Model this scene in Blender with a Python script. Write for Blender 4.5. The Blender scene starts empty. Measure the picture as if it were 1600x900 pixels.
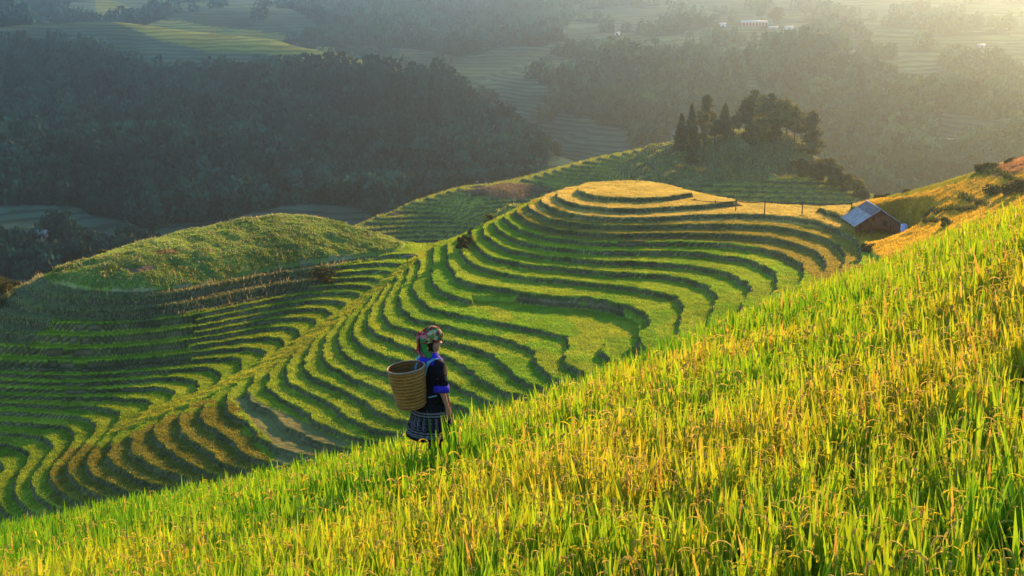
import bpy, math, random
import numpy as np
from mathutils import Vector, Matrix
R = math.radians
rng = np.random.default_rng(7); random.seed(7)
SC = bpy.context.scene; COL = SC.collection
# ------------------------------------------------------------------ camera, sky, sun, exposure
PITCH = R(12.0); FPX = 2222.0
cam = bpy.data.objects.new('camera', bpy.data.cameras.new('camera')); COL.objects.link(cam)
cam.data.sensor_width = 36; cam.data.lens = 36*FPX/1600
cam.location = (0, 0, 0); cam.rotation_euler = (R(90)-PITCH, 0, 0)
cam.data.clip_start = 0.1; cam.data.clip_end = 8000
SC.camera = cam
SUN_EL, SUN_AZ = 17.0, 29.0          # azimuth measured from the view direction (+Y) towards the right (+X)
w = bpy.data.worlds.new('World'); SC.world = w; w.use_nodes = True
nt = w.node_tree; bg = nt.nodes['Background']; sky = nt.nodes.new('ShaderNodeTexSky')
sky.sky_type = 'NISHITA'; sky.sun_disc = False; sky.sun_elevation = R(SUN_EL); sky.sun_rotation = R(SUN_AZ)
sky.air_density = 1.0; sky.dust_density = 0.1; sky.ozone_density = 5.0
nt.links.new(sky.outputs[0], bg.inputs[0]); bg.inputs[1].default_value = 0.15
sd = bpy.data.lights.new('sun', 'SUN'); sd.energy = 5.0; sd.angle = R(0.6); sd.color = (1.0, 0.54, 0.19)
so = bpy.data.objects.new('sun', sd); COL.objects.link(so)
sdir = Vector((math.sin(R(SUN_AZ))*math.cos(R(SUN_EL)), math.cos(R(SUN_AZ))*math.cos(R(SUN_EL)), math.sin(R(SUN_EL))))
so.rotation_euler = sdir.to_track_quat('Z', 'Y').to_euler(); so.location = (40, 40, 60)
vs = SC.view_settings; vs.view_transform = 'Standard'; vs.look = 'None'; vs.exposure = 1.25; vs.gamma = 1; vs.use_curve_mapping = False
cy = SC.cycles; cy.use_denoising = True; cy.max_bounces = 5; cy.diffuse_bounces = 2; cy.glossy_bounces = 1
cy.transmission_bounces = 3; cy.volume_bounces = 0; cy.transparent_max_bounces = 4; cy.sample_clamp_indirect = 4
HAZE_DENSITY, HAZE_G, HAZE_COL = 0.00030, 0.91, (0.65, 0.90, 1.0)

# ------------------------------------------------------------------ helpers
def ray(px, py):
    xn = (np.asarray(px, float)-800)/FPX; yn = (450-np.asarray(py, float))/FPX
    c, s = math.cos(PITCH), math.sin(PITCH)
    return xn, c+yn*s, -s+yn*c
def atD(px, py, D):
    x, y, z = ray(px, py); t = D/y; return np.stack([x*t, y*t, z*t], -1)
def atZ(px, py, Z):
    x, y, z = ray(px, py); t = Z/z; return np.stack([x*t, y*t, z*t], -1)
def proj(P):
    c, s = math.cos(PITCH), math.sin(PITCH)
    d = P[..., 1]*c-P[..., 2]*s; u = P[..., 1]*s+P[..., 2]*c
    d = np.where(d > 0.05, d, 0.05)
    return 800+FPX*P[..., 0]/d, 450-FPX*u/d
def inpoly(px, py, poly):
    px = np.asarray(px); py = np.asarray(py); r = np.zeros(px.shape, bool); n = len(poly); j = n-1
    for i in range(n):
        xi, yi = poly[i]; xj, yj = poly[j]
        if yi != yj:
            r ^= ((yi > py) != (yj > py)) & (px < (xj-xi)*(py-yi)/(yj-yi)+xi)
        j = i
    return r
def vnoise(x, y, s, seed):
    """lattice value noise in -1..1"""
    g = np.random.default_rng(seed).uniform(-1, 1, (256, 256))
    u = np.asarray(x, float)/s+1000.3; v = np.asarray(y, float)/s+1000.7
    i = np.floor(u).astype(int); j = np.floor(v).astype(int); a = u-i; b = v-j
    a = a*a*(3-2*a); b = b*b*(3-2*b); i %= 256; j %= 256; i2 = (i+1) % 256; j2 = (j+1) % 256
    return (g[i, j]*(1-a)+g[i2, j]*a)*(1-b)+(g[i, j2]*(1-a)+g[i2, j2]*a)*b
def fbm(x, y, s, seed, n=3):
    return sum(vnoise(x, y, s/2**k, seed+k)*0.5**k for k in range(n))
def sstep(a, b, x):
    t = np.clip((x-a)/(b-a), 0, 1); return t*t*(3-2*t)
class TPS:
    def __init__(self, pts, reg=0.02):
        P = np.asarray(pts, float); self.c = P[:, :2].mean(0); self.s = 50.0
        X = (P[:, :2]-self.c)/self.s; n = len(X); K = self.k(X, X)+np.eye(n)*reg*1e-2
        A = np.zeros((n+3, n+3)); A[:n, :n] = K; A[:n, n] = 1; A[:n, n+1:] = X; A[n:, :n] = A[:n, n:].T
        self.w = np.linalg.lstsq(A, np.concatenate([P[:, 2], np.zeros(3)]), rcond=None)[0]; self.X = X
    def k(self, A, B):
        d2 = ((A[:, None, :]-B[None])**2).sum(-1); return 0.5*d2*np.log(d2+1e-9)
    def __call__(self, x, y):
        sh = x.shape; Q = (np.stack([x.ravel(), y.ravel()], -1)-self.c)/self.s; out = np.empty(len(Q)); n = len(self.X)
        for i in range(0, len(Q), 20000):
            q = Q[i:i+20000]; out[i:i+20000] = self.k(q, self.X)@self.w[:n]+self.w[n]+q@self.w[n+1:]
        return out.reshape(sh)
def link(o, parent=None):
    COL.objects.link(o)
    if parent is not None: o.parent = parent
    return o
def mk(name, V, F, mat, parent=None, col=None, smooth=False, attrs=None):
    V = np.asarray(V, np.float32).reshape(-1, 3)
    Fs = F if isinstance(F, list) else [F]
    Fs = [np.asarray(f, np.int32) for f in Fs if len(f)]
    me = bpy.data.meshes.new(name)
    me.vertices.add(len(V)); me.vertices.foreach_set('co', V.ravel())
    idx = np.concatenate([f.ravel() for f in Fs]); cnt = np.concatenate([np.full(len(f), f.shape[1], np.int32) for f in Fs])
    me.loops.add(len(idx)); me.loops.foreach_set('vertex_index', idx)
    me.polygons.add(len(cnt)); st = np.zeros(len(cnt), np.int32); st[1:] = np.cumsum(cnt)[:-1]
    me.polygons.foreach_set('loop_start', st); me.polygons.foreach_set('loop_total', cnt)
    if smooth: me.polygons.foreach_set('use_smooth', np.ones(len(cnt), bool))
    if col is not None:
        a = me.color_attributes.new('Col', 'FLOAT_COLOR', 'POINT'); c = np.ones((len(V), 4), np.float32); c[:, :3] = col
        a.data.foreach_set('color', c.ravel())
    for k, v in (attrs or {}).items():
        a = me.attributes.new(k, 'FLOAT', 'POINT'); a.data.foreach_set('value', np.asarray(v, np.float32).ravel())
    me.update(calc_edges=True); me.validate()
    if mat: me.materials.append(mat)
    return link(bpy.data.objects.new(name, me), parent)
def tag(o, label=None, cat=None, group=None, kind=None):
    if label: o['label'] = label
    if cat: o['category'] = cat
    if group: o['group'] = group
    if kind: o['kind'] = kind
    return o
def empty(name, loc, label, cat, group=None, rz=0):
    o = bpy.data.objects.new(name, None); o.empty_display_size = 0.3; COL.objects.link(o)
    o.location = [float(v) for v in loc]; o.rotation_euler = (0, 0, rz); return tag(o, label, cat, group)
def copy_tree(o, parent=None):
    c = o.copy(); COL.objects.link(c); c.parent = parent
    for ch in [k for k in bpy.data.objects if k.parent == o]: copy_tree(ch, c)
    return c
def grid_faces(nr, nc, wrap=False):
    i = np.arange(nr-1)[:, None]; j = np.arange(nc if wrap else nc-1)[None]; j2 = (j+1) % nc
    return np.stack([i*nc+j, i*nc+j2, (i+1)*nc+j2, (i+1)*nc+j], -1).reshape(-1, 4)
def loft(rings, cap=True):
    """rings: (n,m,3) closed loops"""
    rings = np.asarray(rings, float); n, m, _ = rings.shape; V = rings.reshape(-1, 3); F = grid_faces(n, m, True); T = []
    if cap:
        V = np.concatenate([V, rings[0].mean(0)[None], rings[-1].mean(0)[None]]); a = n*m
        for j in range(m):
            T.append((a, (j+1) % m, j)); T.append((a+1, (n-1)*m+j, (n-1)*m+(j+1) % m))
    return V, F, np.array(T, int).reshape(-1, 3)
def tube(path, rad, m=8):
    path = np.asarray(path, float); n = len(path); rad = np.broadcast_to(np.asarray(rad, float), (n,)); rings = []
    for i in range(n):
        t = path[min(i+1, n-1)]-path[max(i-1, 0)]; t /= np.linalg.norm(t)+1e-9
        a = np.cross(t, (0, 0, 1.0)) if abs(t[2]) < 0.95 else np.cross(t, (1.0, 0, 0)); a /= np.linalg.norm(a); b = np.cross(t, a)
        th = np.linspace(0, 2*np.pi, m, endpoint=False)[:, None]
        rings.append(path[i]+rad[i]*(np.cos(th)*a+np.sin(th)*b))
    return loft(rings)
class MB:
    def __init__(self): self.V = []; self.F3 = []; self.F4 = []; self.C = []; self.n = 0
    def add(self, V, F4=(), F3=(), col=None):
        V = np.asarray(V, float).reshape(-1, 3)
        if len(F4): self.F4.append(np.asarray(F4, int)+self.n)
        if len(F3): self.F3.append(np.asarray(F3, int)+self.n)
        self.V.append(V); self.n += len(V)
        if col is not None: self.C.append(np.broadcast_to(np.asarray(col, float), (len(V), 3)))
        return self
    def tube(self, path, rad, m=8, col=None): V, F, T = tube(path, rad, m); return self.add(V, F, T, col)
    def loft(self, rings, cap=True, col=None): V, F, T = loft(rings, cap); return self.add(V, F, T, col)
    def box(self, lo, hi, M=None, col=None):
        V = np.array([[(lo, hi)[k & 1][0], (lo, hi)[k >> 1 & 1][1], (lo, hi)[k >> 2 & 1][2]] for k in range(8)], float)
        if M is not None: V = V@np.asarray(M)[:3, :3].T+np.asarray(M)[:3, 3]
        return self.add(V, [(0, 2, 3, 1), (4, 5, 7, 6), (0, 1, 5, 4), (2, 6, 7, 3), (0, 4, 6, 2), (1, 3, 7, 5)], col=col)
    def build(self, name, mat, parent=None, smooth=False):
        F = [np.concatenate(f) for f in (self.F3, self.F4) if f]
        return mk(name, np.concatenate(self.V), F, mat, parent, np.concatenate(self.C) if self.C else None, smooth)
# ------------------------------------------------------------------ materials
def attr_mat(name, rough=0.85, transl=0.0, nscale=None, namt=0.25, spec=0.2, bump=None, sheen=None):
    m = bpy.data.materials.new(name); m.use_nodes = True; N = m.node_tree.nodes; L = m.node_tree.links
    p = N['Principled BSDF']; p.inputs['Roughness'].default_value = rough; p.inputs['Specular IOR Level'].default_value = spec
    a = N.new('ShaderNodeAttribute'); a.attribute_name = 'Col'; c = a.outputs['Color']
    if nscale:
        tc = N.new('ShaderNodeNewGeometry'); n = N.new('ShaderNodeTexNoise'); n.inputs['Scale'].default_value = nscale; n.inputs['Detail'].default_value = 4
        L.new(tc.outputs['Position'], n.inputs['Vector'])
        mr = N.new('ShaderNodeMapRange'); mr.inputs[1].default_value = 0.25; mr.inputs[2].default_value = 0.75
        mr.inputs[3].default_value = 1-namt; mr.inputs[4].default_value = 1+namt; L.new(n.outputs[0], mr.inputs[0])
        v = N.new('ShaderNodeVectorMath'); v.operation = 'SCALE'; L.new(c, v.inputs[0]); L.new(mr.outputs[0], v.inputs['Scale']); c = v.outputs[0]
        if bump:
            b = N.new('ShaderNodeBump'); b.inputs['Strength'].default_value = bump; b.inputs['Distance'].default_value = 0.3
            L.new(n.outputs[0], b.inputs['Height']); L.new(b.outputs[0], p.inputs['Normal'])
    L.new(c, p.inputs['Base Color'])
    if transl:
        t = N.new('ShaderNodeBsdfTranslucent'); mx = N.new('ShaderNodeMixShader'); mx.inputs[0].default_value = transl
        L.new(c, t.inputs[0]); L.new(p.outputs[0], mx.inputs[1]); L.new(t.outputs[0], mx.inputs[2]); L.new(mx.outputs[0], N['Material Output'].inputs[0])
    return m
def flat_mat(name, c, rough=0.7, spec=0.3, nscale=8.0, namt=0.3, metal=0, stretch=(1, 1, 1)):
    m = bpy.data.materials.new(name); m.use_nodes = True; N = m.node_tree.nodes; L = m.node_tree.links; p = N['Principled BSDF']
    p.inputs['Roughness'].default_value = rough; p.inputs['Specular IOR Level'].default_value = spec; p.inputs['Metallic'].default_value = metal
    tc = N.new('ShaderNodeTexCoord'); mp = N.new('ShaderNodeMapping'); mp.inputs['Scale'].default_value = stretch; L.new(tc.outputs['Object'], mp.inputs[0])
    n = N.new('ShaderNodeTexNoise'); n.inputs['Scale'].default_value = nscale; n.inputs['Detail'].default_value = 5; L.new(mp.outputs[0], n.inputs['Vector'])
    r = N.new('ShaderNodeValToRGB'); e = r.color_ramp.elements
    e[0].position = 0.3; e[1].position = 0.7; e[0].color = (*[v*(1-namt) for v in c], 1); e[1].color = (*[v*(1+namt) for v in c], 1)
    L.new(n.outputs[0], r.inputs[0]); L.new(r.outputs[0], p.inputs['Base Color']); return m
M_TERR = attr_mat('terrace_ground', 0.9, 0.0, 2.2, 0.28, 0.1, 0.5)
M_FAR = None
M_BLADE = attr_mat('rice_blades', 0.65, 0.55, None, 0, 0.1)
M_TUFT = attr_mat('terrace_blades', 0.7, 0.6, None, 0, 0.1)
M_LEAF = attr_mat('tree_leaves', 0.7, 0.45, None, 0, 0.15)
M_FOREST = attr_mat('forest_leaves', 0.85, 0.12, None, 0, 0.05)
M_BARK = flat_mat('bark', (0.10, 0.065, 0.04), 0.9, 0.1, 5, 0.4, 0, (1, 1, 0.2))
M_SOIL = flat_mat('soil', (0.07, 0.06, 0.025), 0.95, 0.05, 3, 0.4)
# ------------------------------------------------------------------ near hills: terrace lips traced level by level
def lev(L):
    L = float(L)
    return -28-0.7*L if L <= 12 else -36.4-0.55*(L-12)
LV = np.array([lev(k) for k in range(-20, 50)])          # descending
T = []                                                    # (level, [(px,py)...])
def tr(L, ox, oy, *seq): T.append((L, [(ox+x/4, oy+y/4) for x, y in zip(seq[::2], seq[1::2])]))
a1 = (700, 250); a2 = (1000, 250); a3 = (500, 350); a4 = (800, 420); a5 = (350, 480); a6 = (80, 570); b1 = (0, 400); b2 = (0, 600); b3 = (300, 380)
tr(0, *a1, 830,175, 900,200, 1000,215, 1130,228, 1280,222, 1420,212, 1490,190, 1510,178, 1480,165, 1350,135, 1200,122, 1050,128, 920,145, 850,160)
tr(1, *a1, 672,205, 700,240, 760,262, 850,285, 950,302, 1060,312, 1180,316, 1320,312, 1440,295, 1540,278, 1600,262)
tr(2, *a1, 545,265, 580,300, 650,330, 750,352, 870,370, 1000,376, 1150,372, 1300,362, 1500,354)
tr(2, *a2, 0,350, 300,340, 500,336, 700,335, 900,340, 1100,360, 1250,400, 1370,450)
tr(3, *a1, 520,285, 570,325, 640,352, 750,380, 870,398, 1000,406, 1150,402, 1300,402, 1500,397)
tr(3, *a2, 0,400, 200,397, 400,395, 700,395, 900,415, 1050,450, 1200,500, 1260,510)
tr(4, *a1, 460,315, 500,350, 600,395, 750,430, 950,455, 1200,462, 1450,458)
tr(4, *a2, 0,455, 300,455, 560,465, 750,480, 950,520, 1100,580, 1200,650, 1210,680)
tr(5, *a1, 395,330, 420,380, 500,430, 620,465, 750,487, 900,503, 1100,512, 1300,512, 1480,511)
tr(5, *a2, 0,510, 300,515, 550,522, 750,550, 900,600, 1000,660, 1045,730, 1045,770)
tr(6, *a1, 330,365, 350,430, 420,475, 520,510, 650,535, 800,553, 1000,565, 1100,560, 1250,548, 1450,545)
tr(6, *a2, 0,548, 250,550, 450,570, 600,595, 740,630, 840,690, 865,760, 855,830)
tr(7, *a1, 230,425, 250,490, 330,535, 450,570, 600,595, 750,615, 900,628, 1100,632, 1200,635)
tr(7, *a2, 0,637, 200,645, 380,665, 520,700, 620,750, 655,800, 650,850, 635,890)
tr(8, *a1, 160,530, 200,570, 300,610, 450,640, 600,660, 800,680, 1000,695, 1180,704)
tr(8, *a2, 0,707, 150,715, 300,745, 420,790, 480,830, 495,870)
tr(8, *a4, 1280,190, 1260,260, 1240,320)
tr(9, *a1, 155,610, 200,640, 300,670, 450,695, 600,720, 800,745, 1000,765, 1200,788)
tr(9, *a2, 50,795, 150,820, 260,860)
tr(9, *a4, 1105,190, 1110,230, 1090,280, 1040,340, 1020,400)
tr(10, *a3, 775,235, 785,290, 830,337, 900,368, 980,392)
tr(10, *a1, 230,792, 350,815, 500,835, 700,860, 850,880)
tr(10, *a4, 0,145, 200,170, 400,195, 550,215, 660,250, 740,300, 762,340, 740,400, 690,460, 640,520)
tr(11, *a3, 685,260, 690,330, 720,370, 780,402, 850,440, 920,452, 980,445)
tr(11, *a4, 0,205, 200,232, 400,250, 550,275, 650,320, 720,360, 705,420, 655,485, 622,535)
tr(12, *a3, 575,360, 580,420, 620,470, 690,520, 730,545, 870,565, 1000,590, 1200,635, 1400,690, 1560,735)
tr(12, *a4, 380,450, 310,505, 245,570, 250,640)
tr(13, *a3, 485,420, 490,480, 525,550, 590,585, 660,592, 740,602, 880,655, 1000,680, 1200,720, 1350,755, 1450,800)
tr(14, *a3, 385,520, 385,590, 420,630, 490,642, 600,680, 800,722, 1000,762, 1150,810, 1280,880)
tr(15, *a5, 862,130, 905,150, 1010,150, 1070,190, 1160,240, 1300,290, 1420,330, 1560,400)
tr(16, *a5, 868,195, 905,232, 965,265, 1050,310, 1250,375, 1450,440, 1580,560)
tr(17, *a5, 735,220, 745,270, 800,320, 900,365, 1030,418, 1250,500, 1430,580, 1480,650)
tr(18, *a5, 630,260, 640,320, 690,380, 800,430, 950,490, 1070,542, 1250,620, 1400,700)
tr(19, *a5, 490,310, 480,400, 560,460, 700,510, 850,590, 1000,680, 1090,750)
tr(20, *a5, 400,420, 450,490, 560,545, 640,590, 760,650, 900,740, 960,800)
tr(21, *a5, 280,450, 310,520, 380,570, 480,575, 620,640, 760,740, 850,820)
tr(22, *a5, 165,500, 190,570, 300,660, 450,760, 560,785, 610,860)
tr(23, *a6, 1120,220, 1180,300, 1260,350, 1370,430, 1395,520, 1430,600)
tr(24, *a6, 930,300, 980,370, 1080,430, 1180,490, 1240,570, 1250,630)
tr(25, *a6, 820,370, 850,430, 950,480, 1040,530, 1110,610, 1120,660)
tr(26, *a6, 670,400, 710,480, 800,540, 900,590, 960,660, 960,700)
tr(27, *a6, 545,490, 580,560, 660,610, 760,640, 820,690)
tr(28, *a6, 390,570, 430,640, 520,690, 620,730, 690,770)
tr(29, *a6, 270,620, 280,680, 340,720, 420,780, 500,830)
tr(30, *a6, 100,680, 110,720, 200,780, 290,860)
tr(31, *a6, 45,620, 18,700, 30,790, 100,850)
# left hill
tr(12, *b3, 1280,55, 1400,40, 1490,25)
tr(13, *b3, 1190,120, 1350,100, 1500,80)
tr(14, *b3, 940,190, 1150,165, 1340,145)
tr(15, *b3, 910,220, 1100,205, 1260,205)
tr(16, *b3, 830,272, 950,255, 1080,245, 1190,265)
tr(17, *b3, 880,298, 960,292, 1060,300, 1100,325)
tr(18, *b3, 400,405, 600,370, 800,345, 920,350, 990,385)
tr(19, *b3, 80,510, 300,470, 500,430, 700,395, 830,395, 900,430)
tr(20, *b3, 20,560, 200,530, 400,490, 600,455, 750,460, 815,490)
tr(21, *b3, 200,560, 480,500, 600,520, 660,545, 690,575)
tr(22, *b3, 0,640, 200,600, 400,570, 540,590, 595,625)
tr(23, *b3, 0,690, 200,650, 350,635, 430,655, 460,700)
tr(11, *b1, 320,90, 350,130, 500,170, 700,185, 900,185, 1100,160, 1300,130, 1500,84)
tr(11, *b3, 400,150, 600,110, 850,68, 1100,38)
tr(13, *b1, 210,180, 300,225, 500,255, 700,262, 900,255, 1100,235, 1300,200, 1600,140)
tr(15, *b1, 60,260, 200,300, 400,330, 600,335, 800,325, 1000,310, 1300,260, 1600,205)
tr(17, 0, 0, -240,1948, 0,1948, 80,1968, 200,2000); tr(19, 0, 0, -240,2050, 0,2048, 120,2080, 240,2084); tr(21, 0, 0, -240,2164, 0,2164, 120,2164, 200,2162)
tr(24, 0, 0, -240,2290, 0,2286, 110,2282); tr(27, 0, 0, -240,2400, 0,2402)
tr(17, *b1, 320,405, 500,420, 700,420, 900,410, 1100,390, 1300,355)
tr(17, *b3, 100,425, 400,360, 600,310, 790,287)
tr(19, *b1, 260,485, 400,495, 600,498, 800,488, 1000,465, 1240,425)
tr(21, *b1, 220,562, 400,577, 600,577, 870,550)
tr(23, *b1, 980,615, 1100,605)
tr(24, *b1, 120,682, 300,692, 600,692, 900,665, 1200,630, 1400,620, 1500,640, 1530,680)
tr(25, *b1, 50,737, 300,752, 600,752, 800,722, 1000,712, 1200,690, 1300,695, 1400,735)
tr(26, *b1, 640,777, 900,760, 1100,745, 1230,755, 1255,810)
tr(27, *b1, 20,807, 200,827, 450,832, 800,817, 1000,810, 1070,840, 1075,870)
tr(28, *b2, 760,50, 900,75, 950,110)
tr(29, *b2, 0,85, 150,110, 400,115, 600,130, 740,150, 760,190)
tr(30, *b2, 0,160, 200,180, 400,195, 560,215, 600,245)
tr(31, *b2, 0,225, 200,240, 400,265, 490,295)
tr(32, *b2, 50,300, 200,315, 300,335, 335,365)
tr(33, *b2, 0,370, 150,395, 260,430)
tr(34, *b2, 0,435, 100,435)
pts = []
def dens(poly, step=14):
    out = [poly[0]]
    for a, b in zip(poly[:-1], poly[1:]):
        n = max(1, int(math.hypot(b[0]-a[0], b[1]-a[1])/step))
        out += [(a[0]+(b[0]-a[0])*k/n, a[1]+(b[1]-a[1])*k/n) for k in range(1, n+1)]
    return out
for L, poly in T:
    for px, py in dens(poly, 22): pts.append(atZ(px, py, lev(L)))
def P(px, py, L=None, D=None, z=None): pts.append(atD(px, py, D) if D else atZ(px, py, z if z is not None else lev(L)))
# oval top and flats that stay inside one level
for px, py in ((960,295),(1000,292),(1040,295),(1000,300),(930,293)): P(px, py, z=lev(0)+0.1)
for px, py in ((1110,308),(1150,314),(1200,317),(1260,319),(1310,320),(1110,325),(1180,325),(1250,330),(1310,345)): P(px, py, z=lev(2)+0.35)
for px, py in ((905,510),(940,510),(930,540),(900,555),(960,520)): P(px, py, z=lev(12)+0.3)
# crest of the spur
for px, py, L in ((880,288,0.4),(840,304,1.4),(790,328,4.2),(752,346,6.2),(728,358,8),(700,378,9.6),(676,396,10.6),(655,412,11.4),(632,428,12.4),(600,452,13.6),(560,482,15.6),(520,510,17.4),(480,540,18.8),(440,566,20.2),(400,594,21.4),(360,616,22.4),(310,636,23.3),(260,658,24.6),(215,678,26),(170,700,27.4),(120,716,29.2),(100,715,30.5)):
    P(px, py, L)
# drop behind the crest and behind the oval and the fence field
for px, py, L in ((880,288,0.4),(840,304,1.4),(790,328,4.2),(752,346,6.2),(728,360,8.2)):
    q = atZ(px, py, lev(L)); pts.append(q+np.array([-6, 9, -6.0])); pts.append(q+np.array([-14, 22, -20.0]))
for px, py in ((930,286),(1000,280.5),(1060,287)):
    q = atZ(px, py, lev(0)); pts.append(q+np.array([0, 6, -2.5])); pts.append(q+np.array([0, 24, -20.0]))
for px, py in ((1090,300),(1120,306),(1160,311),(1200,314),(1250,316),(1320,315)):
    q = atZ(px, py, lev(2)+0.5); pts.append(q); pts.append(q+np.array([0, 8, -4.0])); pts.append(q+np.array([0, 24, -20.0]))
# hill right of the hut
for px, py, D in ((1355,330,178),(1390,345,168),(1400,312,180),(1440,300,178),(1500,282,174),(1560,262,170),(1600,250,168),(1680,225,165),(1380,365,165),(1420,366,160),(1430,330,166),(1480,330,158),(1540,300,160),(1600,290,156),(1450,370,150),(1500,350,146),(1560,340,140),(1600,330,136),(1650,320,130),(1380,400,150),(1350,410,150)):
    P(px, py, D=D)
for px, py, D in ((1370,312,181),(1400,303,183),(1440,296,181),(1500,278,177),(1540,266,175),(1600,247,172),(1680,222,168)):
    q = atD(px, py, D); pts.append(q); pts.append(q+np.array([0, 10, -4.5])); pts.append(q+np.array([0, 26, -20.0]))
# plateau of the left hill and its far edge
for px, py, z in ((100,432,-35.9),(140,415,-35.0),(220,400,-34.5),(300,420,-34.9),(300,385,-33.9),(400,385,-33.9),(480,375,-33.9),(560,375,-34.7),(610,378,-35.5),(420,360,-33.2)): P(px, py, z=z)
for px, py, z in ((20,446,-37.6),(60,428,-36.6),(100,411,-35.6),(140,398,-34.9),(230,373,-33.8),(300,357,-33.2),(380,344,-32.8),(450,339,-33.0),(520,341,-33.6),(575,352,-34.5),(622,368,-35.8),(655,376,-36.2)):
    q = atZ(px, py, z); pts.append(q); pts.append(q+np.array([-2, 9, -4.5])); pts.append(q+np.array([-4, 26, -22.0]))
# ground nobody sees: lower end of the slope under the foreground
for x in (-75, -50, -30):
    pts.append(np.array([x, 112, -54.0])); pts.append(np.array([x*0.8, 85, -54.0]))
for x, y, z in ((-10,115,-47),(10,112,-43),(30,115,-39),(48,118,-35),(0,85,-48),(30,85,-44),(60,90,-36),(60,118,-33),(90,120,-30),(110,150,-22),(110,180,-24),(-110,160,-52),(-110,190,-58),(-120,120,-60)):
    pts.append(np.array([x, y, float(z)]))
for x in range(-120, 121, 30): pts.append(np.array([x, 245.0, -62.0]))
base = TPS(pts, 8.0)
X0, X1, Y0, Y1, ST, CO = -90.0, 92.0, 96.0, 236.0, 0.135, 0.85
cxs = np.arange(X0, X1+CO, CO); cys = np.arange(Y0, Y1+CO, CO)
CB = base(*np.meshgrid(cxs, cys))                           # [iy, ix]
def bil(G, xs, ys, x, y):
    u = np.clip((x-xs[0])/(xs[1]-xs[0]), 0, len(xs)-1.001); v = np.clip((y-ys[0])/(ys[1]-ys[0]), 0, len(ys)-1.001)
    i = u.astype(int); j = v.astype(int); a = u-i; b = v-j
    return (G[j, i]*(1-a)+G[j, i+1]*a)*(1-b)+(G[j+1, i]*(1-a)+G[j+1, i+1]*a)*b
def cub(G, xs, ys, x, y):
    def wts(a): return [((-0.5*a+1)*a-0.5)*a, (1.5*a-2.5)*a*a+1, ((-1.5*a+2)*a+0.5)*a, (0.5*a-0.5)*a*a]
    u = np.clip((x-xs[0])/(xs[1]-xs[0]), 1, len(xs)-3.001); v = np.clip((y-ys[0])/(ys[1]-ys[0]), 1, len(ys)-3.001)
    i = u.astype(int); j = v.astype(int); wx = wts(u-i); wy = wts(v-j); r = 0
    for q in range(4):
        for p in range(4): r = r+wy[q]*wx[p]*G[j+q-1, i+p-1]
    return r
GY, GX = np.gradient(CB, CO); GS = np.hypot(GX, GY)
# zones (photo outlines only decide which crop or weed stands where, and where the spur's sunlit band is coloured in)
Z_PLATEAU = [(70,446),(100,405),(230,365),(380,335),(520,333),(640,370),(628,384),(600,392),(500,405),(400,420),(330,437),(230,450),(130,447)]
Z_WEEDS = [(-80,430),(-40,430),(60,425),(85,440),(130,447),(230,450),(330,437),(400,420),(500,405),(600,392),(640,384),(600,398),(540,412),(505,440),(480,449),(400,462),(320,485),(220,498),(90,500),(60,520),(40,545),(30,530),(-80,535)]
Z_RIGHT = [(1338,372),(1335,345),(1345,300),(1700,200),(1700,420),(1400,420)]
Z_GOLD = [(820,335),(850,300),(905,275),(1000,270),(1085,285),(1200,305),(1345,305),(1345,362),(1250,348),(1160,340),(1080,345),(1000,342),(900,338),(870,320)]
Z_OCHRE = [(795,333),(850,305),(1000,330),(1250,335),(1345,360),(1345,440),(1290,440),(1180,382),(1100,374),(960,378),(850,366)]
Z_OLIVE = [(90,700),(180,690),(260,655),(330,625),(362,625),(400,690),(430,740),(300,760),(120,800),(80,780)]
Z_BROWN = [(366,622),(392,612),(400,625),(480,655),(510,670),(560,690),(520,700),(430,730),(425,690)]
Z_CREST = [(905,282),(868,290),(800,318),(740,350),(690,375),(640,415),(560,478),(470,545),(400,585),(310,625),(215,664),(165,680),(185,662),(260,630),(330,605),(400,568),(470,526),(560,466),(640,405),(690,366),(800,310)]
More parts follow.
